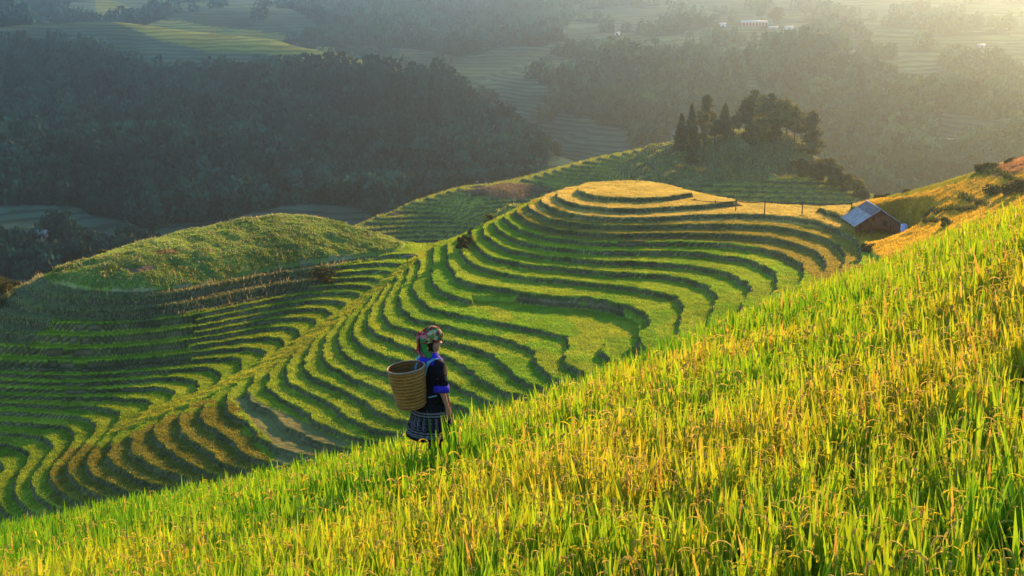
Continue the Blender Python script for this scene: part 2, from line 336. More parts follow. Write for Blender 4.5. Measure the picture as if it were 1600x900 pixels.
def terrain_eval(x, y):
    b = cub(CB, cxs, cys, x, y); g = bil(GS, cxs, cys, x, y)
    px, py = proj(np.stack([x, y, b], -1))
    b = np.where((px < 1330) & (py > 200), np.minimum(b, lev(0)+0.2), b)
    b = b+0.07*vnoise(x, y, 3.0, 3)+0.05*vnoise(x, y, 1.1, 4)
    k = np.clip(np.searchsorted(-LV, -b, side='left'), 1, len(LV)-1)      # LV[k] <= b < LV[k-1]
    two = (px+25*vnoise(x, y, 2.0, 14) < 300) & (k-20 <= 24) | inpoly(px, py, Z_WEEDS)   # taller banks: two steps in one
    tall = inpoly(px, py, [(735,458),(820,455),(960,470),(1000,490),(1000,560),(955,560),(940,515),(860,497),(745,486)]) & ((k == 31) | (k == 32))   # one high bank
    k = np.where(tall, 32, np.where(two & (k % 2 == 0), k+1, k)); two = two | tall; lo = LV[k]; hi = np.where(two, LV[k-2], LV[k-1]); f = np.clip((b-lo)/(hi-lo), 0, 1)
    d = np.clip(0.36*g/(hi-lo), 0.07, 0.45)
    rr = np.clip((f-(1-d))/d, 0, 1)                                        # 0 toe .. 1 lip
    s = np.where(rr < 0.45, rr/0.45*0.52, np.where(rr < 0.6, 0.52+(rr-0.45)*0.2, 0.55+(rr-0.6)/0.4*0.45))
    z = lo+(hi-lo)*s
    wz = np.ones_like(b); pd = np.sqrt(((x-HUT[0])/6.0)**2+((y-HUT[1]+1.0)/10.5)**2); pw = 1-sstep(0.55, 1.0, pd); b = b*(1-pw)+(HUT[2]-0.15)*pw
    wz = np.where(inpoly(px, py, Z_PLATEAU), 0.0, wz); wz = np.where(inpoly(px, py, Z_WEEDS), 0.85, wz)
    wr = inpoly(px, py, Z_RIGHT); wz = np.where(wr, 0.0, wz); wz = np.where((px < 650) & inpoly(px, py, Z_CREST), 0.0, wz)
    hid = (px < -80) | (px > 1700) | (y > 214); wz = np.where(hid, 0.0, wz)
    bumps = 0.10*vnoise(x, y, 0.8, 9)+0.06*vnoise(x, y, 0.35, 10)
    z = z*wz+b*(1-wz)+bumps*(0.5+(wz < 0.6)*0.5)+np.where(inpoly(px, py, Z_PLATEAU), 0.22*vnoise(x, y, 2.2, 11)+0.3*vnoise(x, y, 6, 12), 0)
    return z, b, rr*(wz > 0.3), k-20, px, py
HUT = atD(1373, 367, 170.0)
def crop_colour(px, py, k, x, y):
    n1 = fbm(x, y, 14, 21); n2 = vnoise(x, y, 1.6, 22); h = np.random.default_rng(5).uniform(-1, 1, 200)[(k*7+11+np.floor(n1*2.6).astype(int)) % 200]
    c = np.empty(px.shape+(3,)); c[:] = (0.265, 0.415, 0.03)
    c[...] += (h*0.055)[..., None]*np.array([1.3, 0.45, 0.1])
    lf = sstep(760, 560, px)[..., None]; c[...] = c*(1-lf)+lf*(np.array([0.285, 0.39, 0.03])+(h*0.055)[..., None]*np.array([1.3, 0.8, 0.1]))
    def put(z, col, a=1.0, soft=10):
        jx = px+n2*soft; jy = py+n2*soft*0.3; m = inpoly(jx, jy, z)
        c[m] = c[m]*(1-a)+np.array(col)*a
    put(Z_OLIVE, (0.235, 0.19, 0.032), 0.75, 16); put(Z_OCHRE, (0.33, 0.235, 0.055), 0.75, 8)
    put(Z_CREST, (0.38, 0.40, 0.035), 0.75, 5); put(Z_GOLD, (0.55, 0.45, 0.11), 0.95, 5); put(Z_RIGHT, (0.62, 0.42, 0.04), 0.95, 5)  # spur crest tinted brighter: its sunlit band is put into the colour
    put([(1340,312),(1540,262),(1560,268),(1500,290),(1400,312)], (0.26, 0.30, 0.03), 0.9, 4)
    put([(1535,268),(1600,246),(1700,215),(1700,250),(1600,270),(1560,280)], (0.42, 0.22, 0.10), 0.9, 4)
    put(Z_PLATEAU, (0.19, 0.28, 0.05), 1, 5); put(Z_WEEDS, (0.24, 0.27, 0.10), 1, 8); pl_ = inpoly(px, py, Z_PLATEAU); c[pl_] *= (1+0.45*fbm(x, y, 7, 91)[..., None]*np.array([0.9, 0.7, 0.8]))[pl_]
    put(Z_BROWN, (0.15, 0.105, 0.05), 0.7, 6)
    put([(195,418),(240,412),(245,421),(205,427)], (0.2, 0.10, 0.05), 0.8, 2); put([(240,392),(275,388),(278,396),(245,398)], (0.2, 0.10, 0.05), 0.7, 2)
    return np.clip(c*(1+0.16*n2+0.14*n1)[..., None], 0.01, 1)
gx = np.arange(X0, X1, ST); gy = np.arange(Y0, Y1, ST); GXX, GYY = np.meshgrid(gx, gy)
tz, tb, trr, tk, tpx, tpy = terrain_eval(GXX, GYY)
# keep hidden lower ground under the sight line of the foreground slope
SIL = np.array([(-200,890,30),(-100,860,30),(0,832,29),(150,797,28),(300,768,26),(450,735,23),(560,712,21),(640,693,19.5),(720,669,19),(800,638,19.5),(900,604,20.5),(1000,560,22),(1100,516,24),(1200,475,26),(1300,441,27),(1400,404,27),(1480,372,27),(1550,342,26),(1600,320,25),(1700,280,24),(1850,222,23)], float)
_x, _y, _z = ray(SIL[:, 0], SIL[:, 1]); SIL_T = _x/_y; SIL_M = -_z/_y; SIL_Y = SIL[:, 2]
cap = -np.interp(GXX/GYY, SIL_T, SIL_M)*GYY-1.5
tz = np.where(GYY < 118, np.minimum(tz, cap), tz)
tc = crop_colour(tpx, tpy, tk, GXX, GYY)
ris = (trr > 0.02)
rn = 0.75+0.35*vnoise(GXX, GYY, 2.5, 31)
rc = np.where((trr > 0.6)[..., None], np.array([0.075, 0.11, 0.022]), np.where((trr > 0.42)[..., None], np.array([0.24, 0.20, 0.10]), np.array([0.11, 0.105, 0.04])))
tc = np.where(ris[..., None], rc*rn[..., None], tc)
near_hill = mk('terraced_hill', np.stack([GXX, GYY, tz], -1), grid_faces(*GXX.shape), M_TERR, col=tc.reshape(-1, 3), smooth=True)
tag(near_hill, 'stepped rice terraces wrapping round the rounded green hills', None, None, 'structure')
BANKS = [[(1447,331),(1466,336),(1482,332),(1524,330)],[(1504,316),(1520,320),(1540,322)],[(1438,349),(1466,347)],[(1536,288),(1560,284),(1590,286)]]
BANKP = np.array([p for b in BANKS for p in dens(b, 3)])
# ---- rice and grass standing on the terraces
def tufts(x, y, z, hgt, wid, col, nb, lean=0.35):
    n = len(x); V = np.empty((n, nb, 3, 3)); C = np.empty((n, nb, 3, 3))
    for b in range(nb):
        a = rng.uniform(0, 2*np.pi, n); w = wid*rng.uniform(0.6, 1.3, n); h = hgt*rng.uniform(0.55, 1.25, n); l = rng.uniform(0, 2*np.pi, n); la = lean*h*rng.uniform(0.2, 1, n)
        ox = rng.normal(0, 0.06, n); oy = rng.normal(0, 0.06, n); bx = x+ox; by = y+oy
        V[:, b, 0] = np.stack([bx-np.cos(a)*w, by-np.sin(a)*w, z-0.06], -1); V[:, b, 1] = np.stack([bx+np.cos(a)*w, by+np.sin(a)*w, z-0.06], -1)
        V[:, b, 2] = np.stack([bx+np.cos(l)*la, by+np.sin(l)*la, z+h], -1)
        v = rng.uniform(0.75, 1.25, (n, 1)); C[:, b, :2] = (col*v)[:, None]; C[:, b, 2] = col*v*1.05
    return V.reshape(-1, 3), np.arange(n*nb*3).reshape(-1, 3), C.reshape(-1, 3)
NT = 520000
u = rng.uniform(-0.40, 0.40, NT*2); yy = 118+rng.uniform(0, 1, NT*2)**0.8*98; xx = u*yy
z, b, rr, k, px, py = terrain_eval(xx, yy)
ok = (px > -30) & (px < 1630) & (py < np.interp(px, SIL[:, 0], SIL[:, 1])+25) & (yy < 214) & ~inpoly(px, py, Z_BROWN) & ~inpoly(px, py, [(195,418),(240,412),(245,421),(205,427)])
wild = inpoly(px, py, Z_PLATEAU) | inpoly(px, py, Z_WEEDS)
i = np.where(ok & ~wild & (rr < 0.02))[0][:NT]
col = crop_colour(px[i], py[i], k[i], xx[i], yy[i])
V, F, C = tufts(xx[i], yy[i], z[i], 0.15, 0.05, col, 2)
tag(mk('terrace_rice', V, F, M_TUFT, col=C), 'ripening rice standing on the flat terrace steps', None, None, 'stuff')
i = np.where(ok & ~wild & (rr > 0.3))[0][:160000]
col = np.array([0.075, 0.115, 0.024])*rng.uniform(0.6, 1.5, (len(i), 1))+np.array([0.05, 0.03, 0.01])*rng.uniform(0, 1, (len(i), 1))
V, F, C = tufts(xx[i], yy[i], z[i]-0.05, 0.13, 0.05, col, 1, 0.9)
tag(mk('bank_grass', V, F, M_TUFT, col=C), 'dark grass hanging on the steep terrace banks', None, None, 'stuff')
i = np.where(ok & wild)[0]
col = crop_colour(px[i], py[i], k[i], xx[i], yy[i]); t = rng.uniform(0, 1, (len(i), 1))
reed = (rr[i] > 0) & (rr[i] < 0.45) & inpoly(px[i], py[i], Z_WEEDS)
col = np.where(t < np.where(reed, 0.5, 0.05)[:, None], np.array([0.38, 0.33, 0.21]), col*(0.5+1.1*t))
hh = np.where(inpoly(px[i], py[i], Z_WEEDS), 0.30, 0.15)*(1+0.25*vnoise(xx[i], yy[i], 2.0, 41))
tallp = (t[:, 0] > 0.985) & ~reed; hh = hh*np.where(tallp, 2.6, 1); col = np.where(tallp[:, None], np.array([0.36, 0.30, 0.16]), col)
hh = hh*np.where(reed, 1.7, 1.0)*np.where(px[i] < 70, 0.9, 1.0)
V, F, C = tufts(xx[i], yy[i], z[i], hh, 0.07, col, 2, 0.5)
tag(mk('wild_grass', V, F, M_TUFT, col=C), 'weedy tall grass covering the fallow hilltop on the left', None, None, 'stuff')
n = 150000; xr = rng.uniform(38, 76, n); yr = rng.uniform(136, 184, n); z, b, rr, k, px, py = terrain_eval(xr, yr)
i = np.where((inpoly(px, py, Z_RIGHT) | inpoly(px, py, Z_GOLD)) & (py < np.interp(px, SIL[:, 0], SIL[:, 1])+10) & (rr < .02))[0]
V, F, C = tufts(xr[i], yr[i], z[i], 0.32, 0.06, crop_colour(px[i], py[i], k[i], xr[i], yr[i]), 2)
tag(mk('golden_rice', V, F, M_TUFT, col=C), 'golden ripe rice on the slope around the hut', None, None, 'stuff')
qx, qy = BANKP.T; pw_ = np.repeat(np.arange(len(qx)), 26); jx = qx[pw_]+rng.normal(0, 2.4, len(pw_)); jy = qy[pw_]+rng.normal(0, 1.2, len(pw_))
Dk = np.interp(jx, [1336, 1400, 1440, 1480, 1520, 1560, 1600], [164, 164, 160, 156, 154, 156, 158]); Q = atD(jx, jy, Dk)
zb = terrain_eval(Q[:, 0], Q[:, 1])[0]; Q2 = atD(jx, jy, Dk*np.clip(zb/Q[:, 2], 0.9, 1.1)); zb = terrain_eval(Q2[:, 0], Q2[:, 1])[0]
col = np.array([0.06, 0.085, 0.02])*rng.uniform(0.5, 1.5, (len(jx), 1))
V, F, C = tufts(Q2[:, 0], Q2[:, 1], zb, 0.62, 0.10, col, 2, 0.7)
tag(mk('bank_weeds', V, F, M_TUFT, col=C), 'dark weeds on the banks between the golden fields by the hut', None, None, 'stuff')
def ground_at(x, y): return float(terrain_eval(np.array([x]), np.array([y]))[0][0])
# ------------------------------------------------------------------ foreground slope
XN, XF = 5.6, None
def rice_top(x, y):
    yq = np.maximum(y, 3.0); t = np.clip(x/yq, SIL_T[0], SIL_T[-1])
    m = np.interp(t, SIL_T, SIL_M); ys = np.interp(t, SIL_T, SIL_Y); yb = np.interp(t, [-0.36, 0, 0.36], [9.8, 8.0, 6.3])
    q = (0.434-m)*yb/(ys-yb)**2
    d = np.maximum(y-ys, 0); z = -m*y-q*np.where(y < ys, (y-ys)**2, 0)
    return z-np.where(d < 22, 0.018*d*d, 0.018*484+0.79*(d-22))-0.0*x
RH = 0.54
WX, WY = float(atD(675, 600, 14.3)[0]), 14.3                    # where the woman stands
fx = np.concatenate([np.arange(-70, -16, 1.0), np.arange(-16, 16, 0.25), np.arange(16, 70, 1.0)]); fy = np.concatenate([np.arange(-14, 45, 0.25), np.arange(45, 116, 1.0)])
FX, FY = np.meshgrid(fx, fy)
def soft_top(x, y):                                           # average over small offsets so that piecewise joints vanish
    return sum(rice_top(x+a*np.maximum(y, 3), y) for a in (-0.03, -0.015, 0, 0.015, 0.03))/5
FZ = soft_top(FX, FY)-RH+0.05*fbm(FX, FY, 2.0, 50)
WFEET = float(atD(676, 509.5, WY)[2])-1.585
pad = np.exp(-(((FX-WX)**2+(FY-WY)**2)/0.35**2)**1.5); FZ = FZ*(1-pad)+(WFEET-0.01)*pad
fc = np.array([0.05, 0.05, 0.018])*(1+0.3*vnoise(FX, FY, 0.6, 51))[..., None]
fc = np.where((FY > 42)[..., None], np.array([0.06, 0.09, 0.02]), fc)
tag(mk('foreground_slope', np.stack([FX, FY, FZ], -1), grid_faces(*FX.shape), M_TERR, col=fc.reshape(-1, 3), smooth=True), 'soil slope under the foreground rice', None, None, 'structure')
# rice plants: every plant is built from leaves and drooping ears, all in one sheet of crop
def rice_field():
    P_ = []
    y = 2.6
    while y < 38:
        sp = 0.175 if y < 9 else (0.185 if y < 16 else 0.21)
        xs = np.arange(-0.42*y-4.0, 0.40*y+4.5, sp); P_.append(np.stack([xs+rng.normal(0, sp*0.25, len(xs)), y+rng.normal(0, sp*0.25, len(xs))], -1)); y += sp
    P_ = np.concatenate(P_); x, y = P_.T
    ys = np.interp(np.clip(x/y, SIL_T[0], SIL_T[-1]), SIL_T, SIL_Y)
    keep = (y < ys+4.5) & (np.hypot((x-WX)/0.20, (y-WY)/0.20) > 1)
    x, y = x[keep], y[keep]; zt = soft_top(x, y); n = len(x)
    patch = fbm(x, y, 3.2, 60); patch2 = fbm(x, y, 1.1, 64)
    gold = np.clip(0.36-0.12*sstep(11, 7, y)+0.55*patch+0.25*patch2+0.04*(x+1)-0.028*np.maximum(y-13, 0)*(x < 0), 0, 1)
    hs = 1+0.08*patch2+0.16*vnoise(x, y, 0.42, 66)+0.07*rng.normal(0, 1, n)
    hs = hs*(1-0.04*np.exp(-(((x-WX-0.05)/0.75)**2+((y-WY+0.7)/1.1)**2)))
    hs = hs*(1+0.50*np.exp(-((x-WX+0.05)/0.55)**4-((y-WY+0.55)/0.5)**2))
    lodge = rng.uniform(0, 2*np.pi, n)
    Vs, Fs, Cs = [], [], []; off = 0
    GREEN = np.array([0.11, 0.31, 0.012]); LIME = np.array([0.32, 0.51, 0.016]); YEL = np.array([0.54, 0.47, 0.028]); ORG = np.array([0.55, 0.36, 0.06]); STRAW = np.array([0.62, 0.48, 0.10])
    NL = 21
    for l in range(NL):
        m = np.ones(n, bool) if l < 13 else (y < 17 if l < 17 else y < 11)
        i = np.where(m)[0]; k = len(i); a = rng.uniform(0, 2*np.pi, k)
        up = rng.uniform(0, 1, k) < 0.5                       # erect flag leaves
        L = RH*hs[i]*np.where(up, rng.uniform(0.9, 1.3, k), rng.uniform(0.75, 1.15, k))
        spread = np.where(up, rng.uniform(0.05, 0.28, k), rng.uniform(0.25, 0.7, k)); droop = np.where(up, rng.uniform(0, 0.12, k), rng.uniform(0.35, 0.85, k))
        wd = np.where(up, rng.uniform(0.010, 0.0195, k), rng.uniform(0.005, 0.010, k))*np.where(y[i] > 13, 1.35, 1.0)
        bx = x[i]+rng.normal(0, 0.03, k); by = y[i]+rng.normal(0, 0.03, k); bz = zt[i]-RH
        fa = a+np.pi/2+rng.normal(0, 0.5, k)
        S = np.array([0.0, 0.4, 0.72, 1.0]); Wt = np.array([0.6, 1.0, 0.8, 0.04])
        V = np.empty((k, 4, 2, 3))
        for s in range(4):
            t = S[s]; r = spread*L*t**1.4; zz = L*(t-droop*t**3*0.75)
            cx = bx+np.cos(a)*r; cy_ = by+np.sin(a)*r; ww = wd*Wt[s]
            V[:, s, 0] = np.stack([cx-np.cos(fa)*ww, cy_-np.sin(fa)*ww, bz+zz], -1); V[:, s, 1] = np.stack([cx+np.cos(fa)*ww, cy_+np.sin(fa)*ww, bz+zz], -1)
        g = gold[i]; r1 = rng.uniform(0, 1, k)
        mixv = np.clip(g*0.75+0.40*(r1-0.5), 0, 1)[:, None]
        c = np.where(mixv < 0.45, GREEN+(LIME-GREEN)*mixv/0.45, LIME+(YEL-LIME)*(mixv-0.45)/0.55)
        c = np.where((rng.uniform(0, 1, k) < 0.02+0.07*g**2)[:, None], ORG, c)*rng.uniform(0.75, 1.2, (k, 1))
        C = np.repeat(c[:, None], 8, 1).reshape(k, 4, 2, 3)*np.array([0.75, 0.95, 1.0, 1.05])[None, :, None, None]  # leaf bases darker: shade low among the plants is painted in
        f = np.array([(0, 1, 3, 2), (2, 3, 5, 4), (4, 5, 7, 6)]); F = (np.arange(k)*8)[:, None, None]+f[None]+off
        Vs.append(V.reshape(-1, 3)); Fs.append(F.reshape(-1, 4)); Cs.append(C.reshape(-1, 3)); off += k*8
    for e in range(7):                                         # drooping ears: an arched spike hung with grains
        m = (rng.uniform(0, 1, n) < 0.22+0.45*gold) & (y < (40 if e < 3 else (17 if e < 5 else 11)))
        i = np.where(m)[0]; k = len(i); a = rng.uniform(0, 2*np.pi, k); bx = x[i]+rng.normal(0, 0.04, k); by = y[i]+rng.normal(0, 0.04, k); bz = zt[i]-RH
        H = RH*hs[i]*rng.uniform(0.74, 1.0, k); rr = rng.uniform(0.06, 0.12, k); wdm = np.where(y[i] > 12, 1.5, 1.0)
        c = (np.where((rng.uniform(0, 1, k) < 0.25+0.35*gold[i])[:, None], STRAW, YEL*np.array([1.1, 1.1, 1]))*rng.uniform(0.85, 1.25, (k, 1)))
        ns = 7; S = np.linspace(0, 1, ns); W1 = np.array([0.25, 0.5, 0.9, 1.0, 1.0, 0.85, 0.3])*0.0085; up = np.array([0, 0, 1.0])
        for rb in range(2):
            V = np.empty((k, ns, 2, 3))
            for s in range(ns):
                th = S[s]*2.5; r = rr*(1-np.cos(th))*0.72; zz = H-rr*0.3+rr*np.sin(th)*0.85; wv_ = W1[s]*wdm*rng.uniform(0.7, 1.3, k)
                P0 = np.stack([bx+np.cos(a)*r, by+np.sin(a)*r, bz+zz], -1)
                sd_ = np.stack([-np.sin(a), np.cos(a), 0*a], -1) if rb == 0 else np.stack([np.cos(a)*np.sin(th*0.8), np.sin(a)*np.sin(th*0.8), np.cos(th*0.8)*np.ones(k)], -1)
                V[:, s, 0] = P0-sd_*wv_[:, None]; V[:, s, 1] = P0+sd_*wv_[:, None]
            f = np.array([(2*q, 2*q+1, 2*q+3, 2*q+2) for q in range(ns-1)]); F = (np.arange(k)*ns*2)[:, None, None]+f[None]+off
            Vs.append(V.reshape(-1, 3)); Fs.append(F.reshape(-1, 4)); Cs.append(np.repeat(c, ns*2, 0)*np.tile(np.repeat(rng.uniform(0.7, 1.25, ns), 2), k)[:, None]); off += k*ns*2
        i2 = np.where(y[i] < 10)[0]; k2 = len(i2)
        if k2 and e < 6:
            ng = 9; V = np.empty((k2, ng, 4, 3))
            for s in range(ng):
                th = (0.25+0.75*s/(ng-1))*2.5; r = rr[i2]*(1-np.cos(th))*0.72; zz = (H-rr*0.3+rr*np.sin(th)*0.85)[i2]; q = rng.uniform(0, 2*np.pi, k2); ln = 0.010*rng.uniform(0.8, 1.4, k2); wn = 0.0042
                P0 = np.stack([bx[i2]+np.cos(a[i2])*r, by[i2]+np.sin(a[i2])*r, bz[i2]+zz], -1); dx = np.stack([np.cos(q)*ln, np.sin(q)*ln, -0.8*ln], -1); sd_ = np.stack([-np.sin(q)*wn, np.cos(q)*wn, 0*q], -1)
                V[:, s, 0] = P0; V[:, s, 1] = P0+dx*0.5+sd_; V[:, s, 2] = P0+dx*1.2; V[:, s, 3] = P0+dx*0.5-sd_
            Vs.append(V.reshape(-1, 3)); Fs.append(np.arange(k2*ng*4).reshape(-1, 4)+off); Cs.append(np.repeat(c[i2], ng*4, 0)); off += k2*ng*4
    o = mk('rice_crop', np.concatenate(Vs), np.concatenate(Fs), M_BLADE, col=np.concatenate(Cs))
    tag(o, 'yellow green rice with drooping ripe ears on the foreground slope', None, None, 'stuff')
rice_field()
# ------------------------------------------------------------------ middle ridge
mp = [tuple(atD(px, py, D)) for px, py, D in (
 (500,352,360),(560,346,372),(600,332,380),(640,315,390),(690,300,398),(740,291,405),(790,283,410),(830,274,412),(870,262,414),(900,254,412),(940,244,410),(1000,232,405),(1050,222,398),(1100,213,394),(1170,207,392),(1230,222,390),(1280,252,372),(1320,285,355),(1345,306,340),(1380,325,325),
 (760,300,388),(800,312,374),(850,292,398),(720,304,388),(640,330,386),(700,325,386),(780,325,384),(840,325,382),(600,347,378),(680,347,378),(760,347,376),(560,365,372),(640,367,371),(720,367,370),(620,388,362),(700,388,362),(520,365,372),(500,385,365),
 (880,278,398),(940,276,397),(900,256,405),(960,255,400),(870,292,396),(990,262,386),(1080,240,384),(1150,245,376),(1220,262,366),(1080,275,360),(1150,278,356),(1240,282,352),(1020,283,356),(1290,298,346),(1000,300,352),(1100,300,348),(1180,300,347),(1240,302,345),(1300,312,341),(1150,315,342),(1220,318,340),(1350,330,335),(1000,325,345),(850,345,376))]
for px, py, D in ((500,352,360),(560,346,372),(640,315,390),(740,291,405),(830,274,412),(900,254,412),(1000,232,405),(1100,213,394),(1170,207,392),(1230,222,390),(1280,252,372),(1345,306,340)):
    q = atD(px, py, D); mp.append(tuple(q+np.array([0, 22, -9]))); mp.append(tuple(q+np.array([0, 60, -48])))
for x in range(-150, 151, 50): mp.append((x, 280, -66)); mp.append((x, 500, -108))
mid = TPS(mp, 0.5)
MX = np.arange(-130, 130, 0.55); MY = np.arange(285, 470, 0.55); MXX, MYY = np.meshgrid(MX, MY)
ccx = np.arange(-135, 138, 3.0); ccy = np.arange(280, 478, 3.0); CM = mid(*np.meshgrid(ccx, ccy))
Z_KNOLL = [(985,250),(1060,200),(1170,185),(1300,235),(1340,290),(1250,272),(1180,283),(1080,290),(1000,285),(960,262)]
Z_HARV = [(712,300),(790,286),(850,289),(866,297),(815,313),(760,307)]
def mid_eval(x, y):
    b = cub(CM, ccx, ccy, x, y); px, py = proj(np.stack([x, y, b], -1)); b = b+0.15*vnoise(x, y, 7, 70)
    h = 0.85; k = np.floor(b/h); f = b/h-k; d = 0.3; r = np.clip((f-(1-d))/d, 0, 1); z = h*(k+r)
    kn = inpoly(px, py, Z_KNOLL); hv = inpoly(px, py, Z_HARV)
    z = np.where(kn, b+0.5*vnoise(x, y, 3, 71)+0.3*vnoise(x, y, 1.3, 72), z); z = np.where(hv, b, z)
    return z, r*(~kn)*(~hv), kn, hv, px, py, k
mz, mr_, mkn, mhv, mpx, mpy, mk_ = mid_eval(MXX, MYY)
mc = np.empty(MXX.shape+(3,)); mc[:] = (0.28, 0.32, 0.05); mc *= (1+0.2*np.random.default_rng(3).uniform(-1, 1, 200)[(mk_.astype(int)) % 200])[..., None]
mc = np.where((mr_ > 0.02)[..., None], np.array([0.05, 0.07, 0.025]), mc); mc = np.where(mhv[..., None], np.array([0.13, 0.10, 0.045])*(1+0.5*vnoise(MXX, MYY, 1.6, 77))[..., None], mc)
mc = np.where(mkn[..., None], np.array([0.13, 0.15, 0.05])*(1+0.4*fbm(MXX, MYY, 6, 73))[..., None], mc)
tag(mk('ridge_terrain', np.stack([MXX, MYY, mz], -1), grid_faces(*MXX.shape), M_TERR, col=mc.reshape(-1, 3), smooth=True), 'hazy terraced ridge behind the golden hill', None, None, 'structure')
n = 150000; yy = rng.uniform(295, 430, n); xx = rng.uniform(-0.3, 0.3, n)*yy
z, r, kn, hv, px, py, k = mid_eval(xx, yy)
i = np.where(kn & (rng.uniform(0, 1, n) < 0.8))[0]; t = rng.uniform(0, 1, (len(i), 1)); col = np.array([0.20, 0.245, 0.075])*(0.6+0.9*t); col = np.where(t > 0.9, np.array([0.24, 0.2, 0.1]), col)
V, F, C = tufts(xx[i], yy[i], z[i], 0.6*(1+0.6*vnoise(xx[i], yy[i], 4, 75)), 0.22, col, 2, 0.6)
i2 = np.where(~kn & (~hv | (rng.uniform(0, 1, n) < 0.5)) & (r < 0.02))[0]; col2 = np.where(hv[i2][:, None], np.array([0.20, 0.15, 0.07]), np.array([0.28, 0.33, 0.045]))*rng.uniform(0.7, 1.2, (len(i2), 1))
V2, F2, C2 = tufts(xx[i2], yy[i2], z[i2], 0.45, 0.14, col2, 2)
tag(mk('ridge_grass', np.concatenate([V, V2]), np.concatenate([F, F2+len(V)]), M_TUFT, col=np.concatenate([C, C2])), 'rough grass and rice on the far ridge below the pines', None, None, 'stuff')
# ------------------------------------------------------------------ far mountainsides
fp = [tuple(atD(px, py, D)) for px, py, D in (
 (-150,380,560),(0,345,575),(60,370,560),(130,340,590),(60,410,540),(-50,420,535),(300,332,612),(200,335,600),(450,322,620),(600,315,630),(720,290,645),(800,270,655),(860,255,665),
 (0,250,640),(0,150,720),(0,80,790),(-150,150,720),(100,250,650),(200,200,690),(200,120,760),(300,250,660),(300,150,735),(400,200,705),(430,120,765),(500,250,675),(500,160,735),(600,200,712),(600,140,742),(700,230,690),(780,240,680),(700,180,722),
 (150,30,850),(250,40,856),(340,52,840),(430,62,825),(520,82,800),(640,108,770),(700,140,750),(760,175,725),(810,205,708),(860,240,690),
 (0,20,900),(60,40,860),(-150,20,900),
 (830,248,790),(860,200,850),(800,150,905),(830,110,960),(760,110,1000),(700,110,1010),(560,60,1080),(450,30,1100),(700,50,1200),(850,60,1120),
 (880,140,900),(950,88,945),(1000,84,955),(1050,83,960),(1140,90,945),(1165,110,920),(930,180,850),(1000,220,800),(1080,200,825),(1120,150,880),(1000,150,880),
 (900,240,780),(1000,250,760),(1180,130,905),(1200,180,850),(1250,250,760),(1300,280,720),(1400,270,700),(1500,240,705),(1600,230,690),(1700,240,670),
 (1280,76,945),(1340,96,905),(1400,117,865),(1500,150,800),(1600,182,745),(1700,210,710),(1300,150,870),(1400,180,805),(1500,200,750),
 (1180,40,1250),(1300,40,1250),(1250,60,1100),(1450,80,1050),(1600,90,1020),(1700,90,1000),(1600,140,870),(1100,60,1130),(1000,60,1120),(1400,30,1320),
 (-150,0,1200),(100,-5,1300),(400,-5,1450),(700,0,1500),(1000,0,1550),(1300,0,1600),(1600,0,1500),(1750,0,1450))]
for px, py, D in ((250,40,856),(430,62,825),(520,82,800),(640,108,770),(760,175,725),(860,240,690),(60,40,860)):
    q = atD(px, py, D); fp.append(tuple(q+np.array([0, 35, -10]))); fp.append(tuple(q+np.array([5, 85, -28])))
for px, py, D in ((1000,84,955),(1140,90,945),(1280,76,945),(1400,117,865),(1500,150,800),(1600,182,745)):
    q = atD(px, py, D); fp.append(tuple(q+np.array([0, 35, -6])))
for x in range(-1000, 1001, 250): fp.append((x, 2300, 40+x*0.01)); fp.append((x, 3000, 70))
for x in (-400, -200, 0, 200, 400): fp.append((x, 470, -112))
far = TPS(fp, 0.5)
nu, nv = 620, 560
U = np.linspace(-0.52, 0.52, nu); Yv = 450*np.exp(np.linspace(0, math.log(2900/450), nv)); UU, YF = np.meshgrid(U, Yv); XF = UU*YF
uc = np.linspace(-0.55, 0.55, 110); lc = np.linspace(math.log(440), math.log(3000), 130); UC, LC = np.meshgrid(uc, lc)
CF = far(UC*np.exp(LC), np.exp(LC))
def far_base(x, y): return cub(CF, uc, lc, x/y, np.log(y))
Z_FOREST = [[(-200,60),(60,60),(120,70),(200,112),(260,128),(330,112),(430,106),(520,122),(640,136),(700,128),(760,165),(800,200),(860,245),(860,300),(640,330),(420,335),(270,345),(140,335),(120,322),(-200,322)],
 [(870,130),(920,95),(1050,88),(1150,95),(1170,120),(1150,180),(1050,215),(960,200),(880,180)], [(1190,95),(1290,85),(1400,130),(1480,170),(1440,260),(1250,280),(1180,200)],
 [(430,-10),(900,-10),(880,60),(720,85),(640,80),(520,60)], [(-200,-10),(140,-10),(60,35),(-200,40)], [(1480,100),(1700,120),(1700,160),(1480,140)],[(-100,395),(60,380),(110,405),(80,440),(-100,450)]]
def fz_eval(x, y):
    b = far_base(x, y); px, py = proj(np.stack([x, y, b], -1)); n = fbm(x, y, 60, 80)
    fo = np.zeros(px.shape, bool)
    for q in Z_FOREST: fo |= inpoly(px+n*14, py+n*8, q)
    fo |= (fbm(x, y, 45, 84) > 0.55)
    return b+n*1.6, fo, px, py
fzz, ffo, fpx, fpy = fz_eval(XF, YF)
M_FAR = attr_mat('far_slopes', 0.95, 0.0, 0.05, 0.3, 0.0)
N = M_FAR.node_tree.nodes; Lk = M_FAR.node_tree.links
g = N.new('ShaderNodeNewGeometry'); sx = N.new('ShaderNodeSeparateXYZ'); Lk.new(g.outputs['Position'], sx.inputs[0])
nz = N.new('ShaderNodeTexNoise'); nz.inputs['Scale'].default_value = 0.03; nz.inputs['Detail'].default_value = 3; Lk.new(g.outputs['Position'], nz.inputs['Vector'])
m1 = N.new('ShaderNodeMath'); m1.operation = 'MULTIPLY_ADD'; m1.inputs[1].default_value = 5.0; Lk.new(nz.outputs[0], m1.inputs[0]); Lk.new(sx.outputs[2], m1.inputs[2])
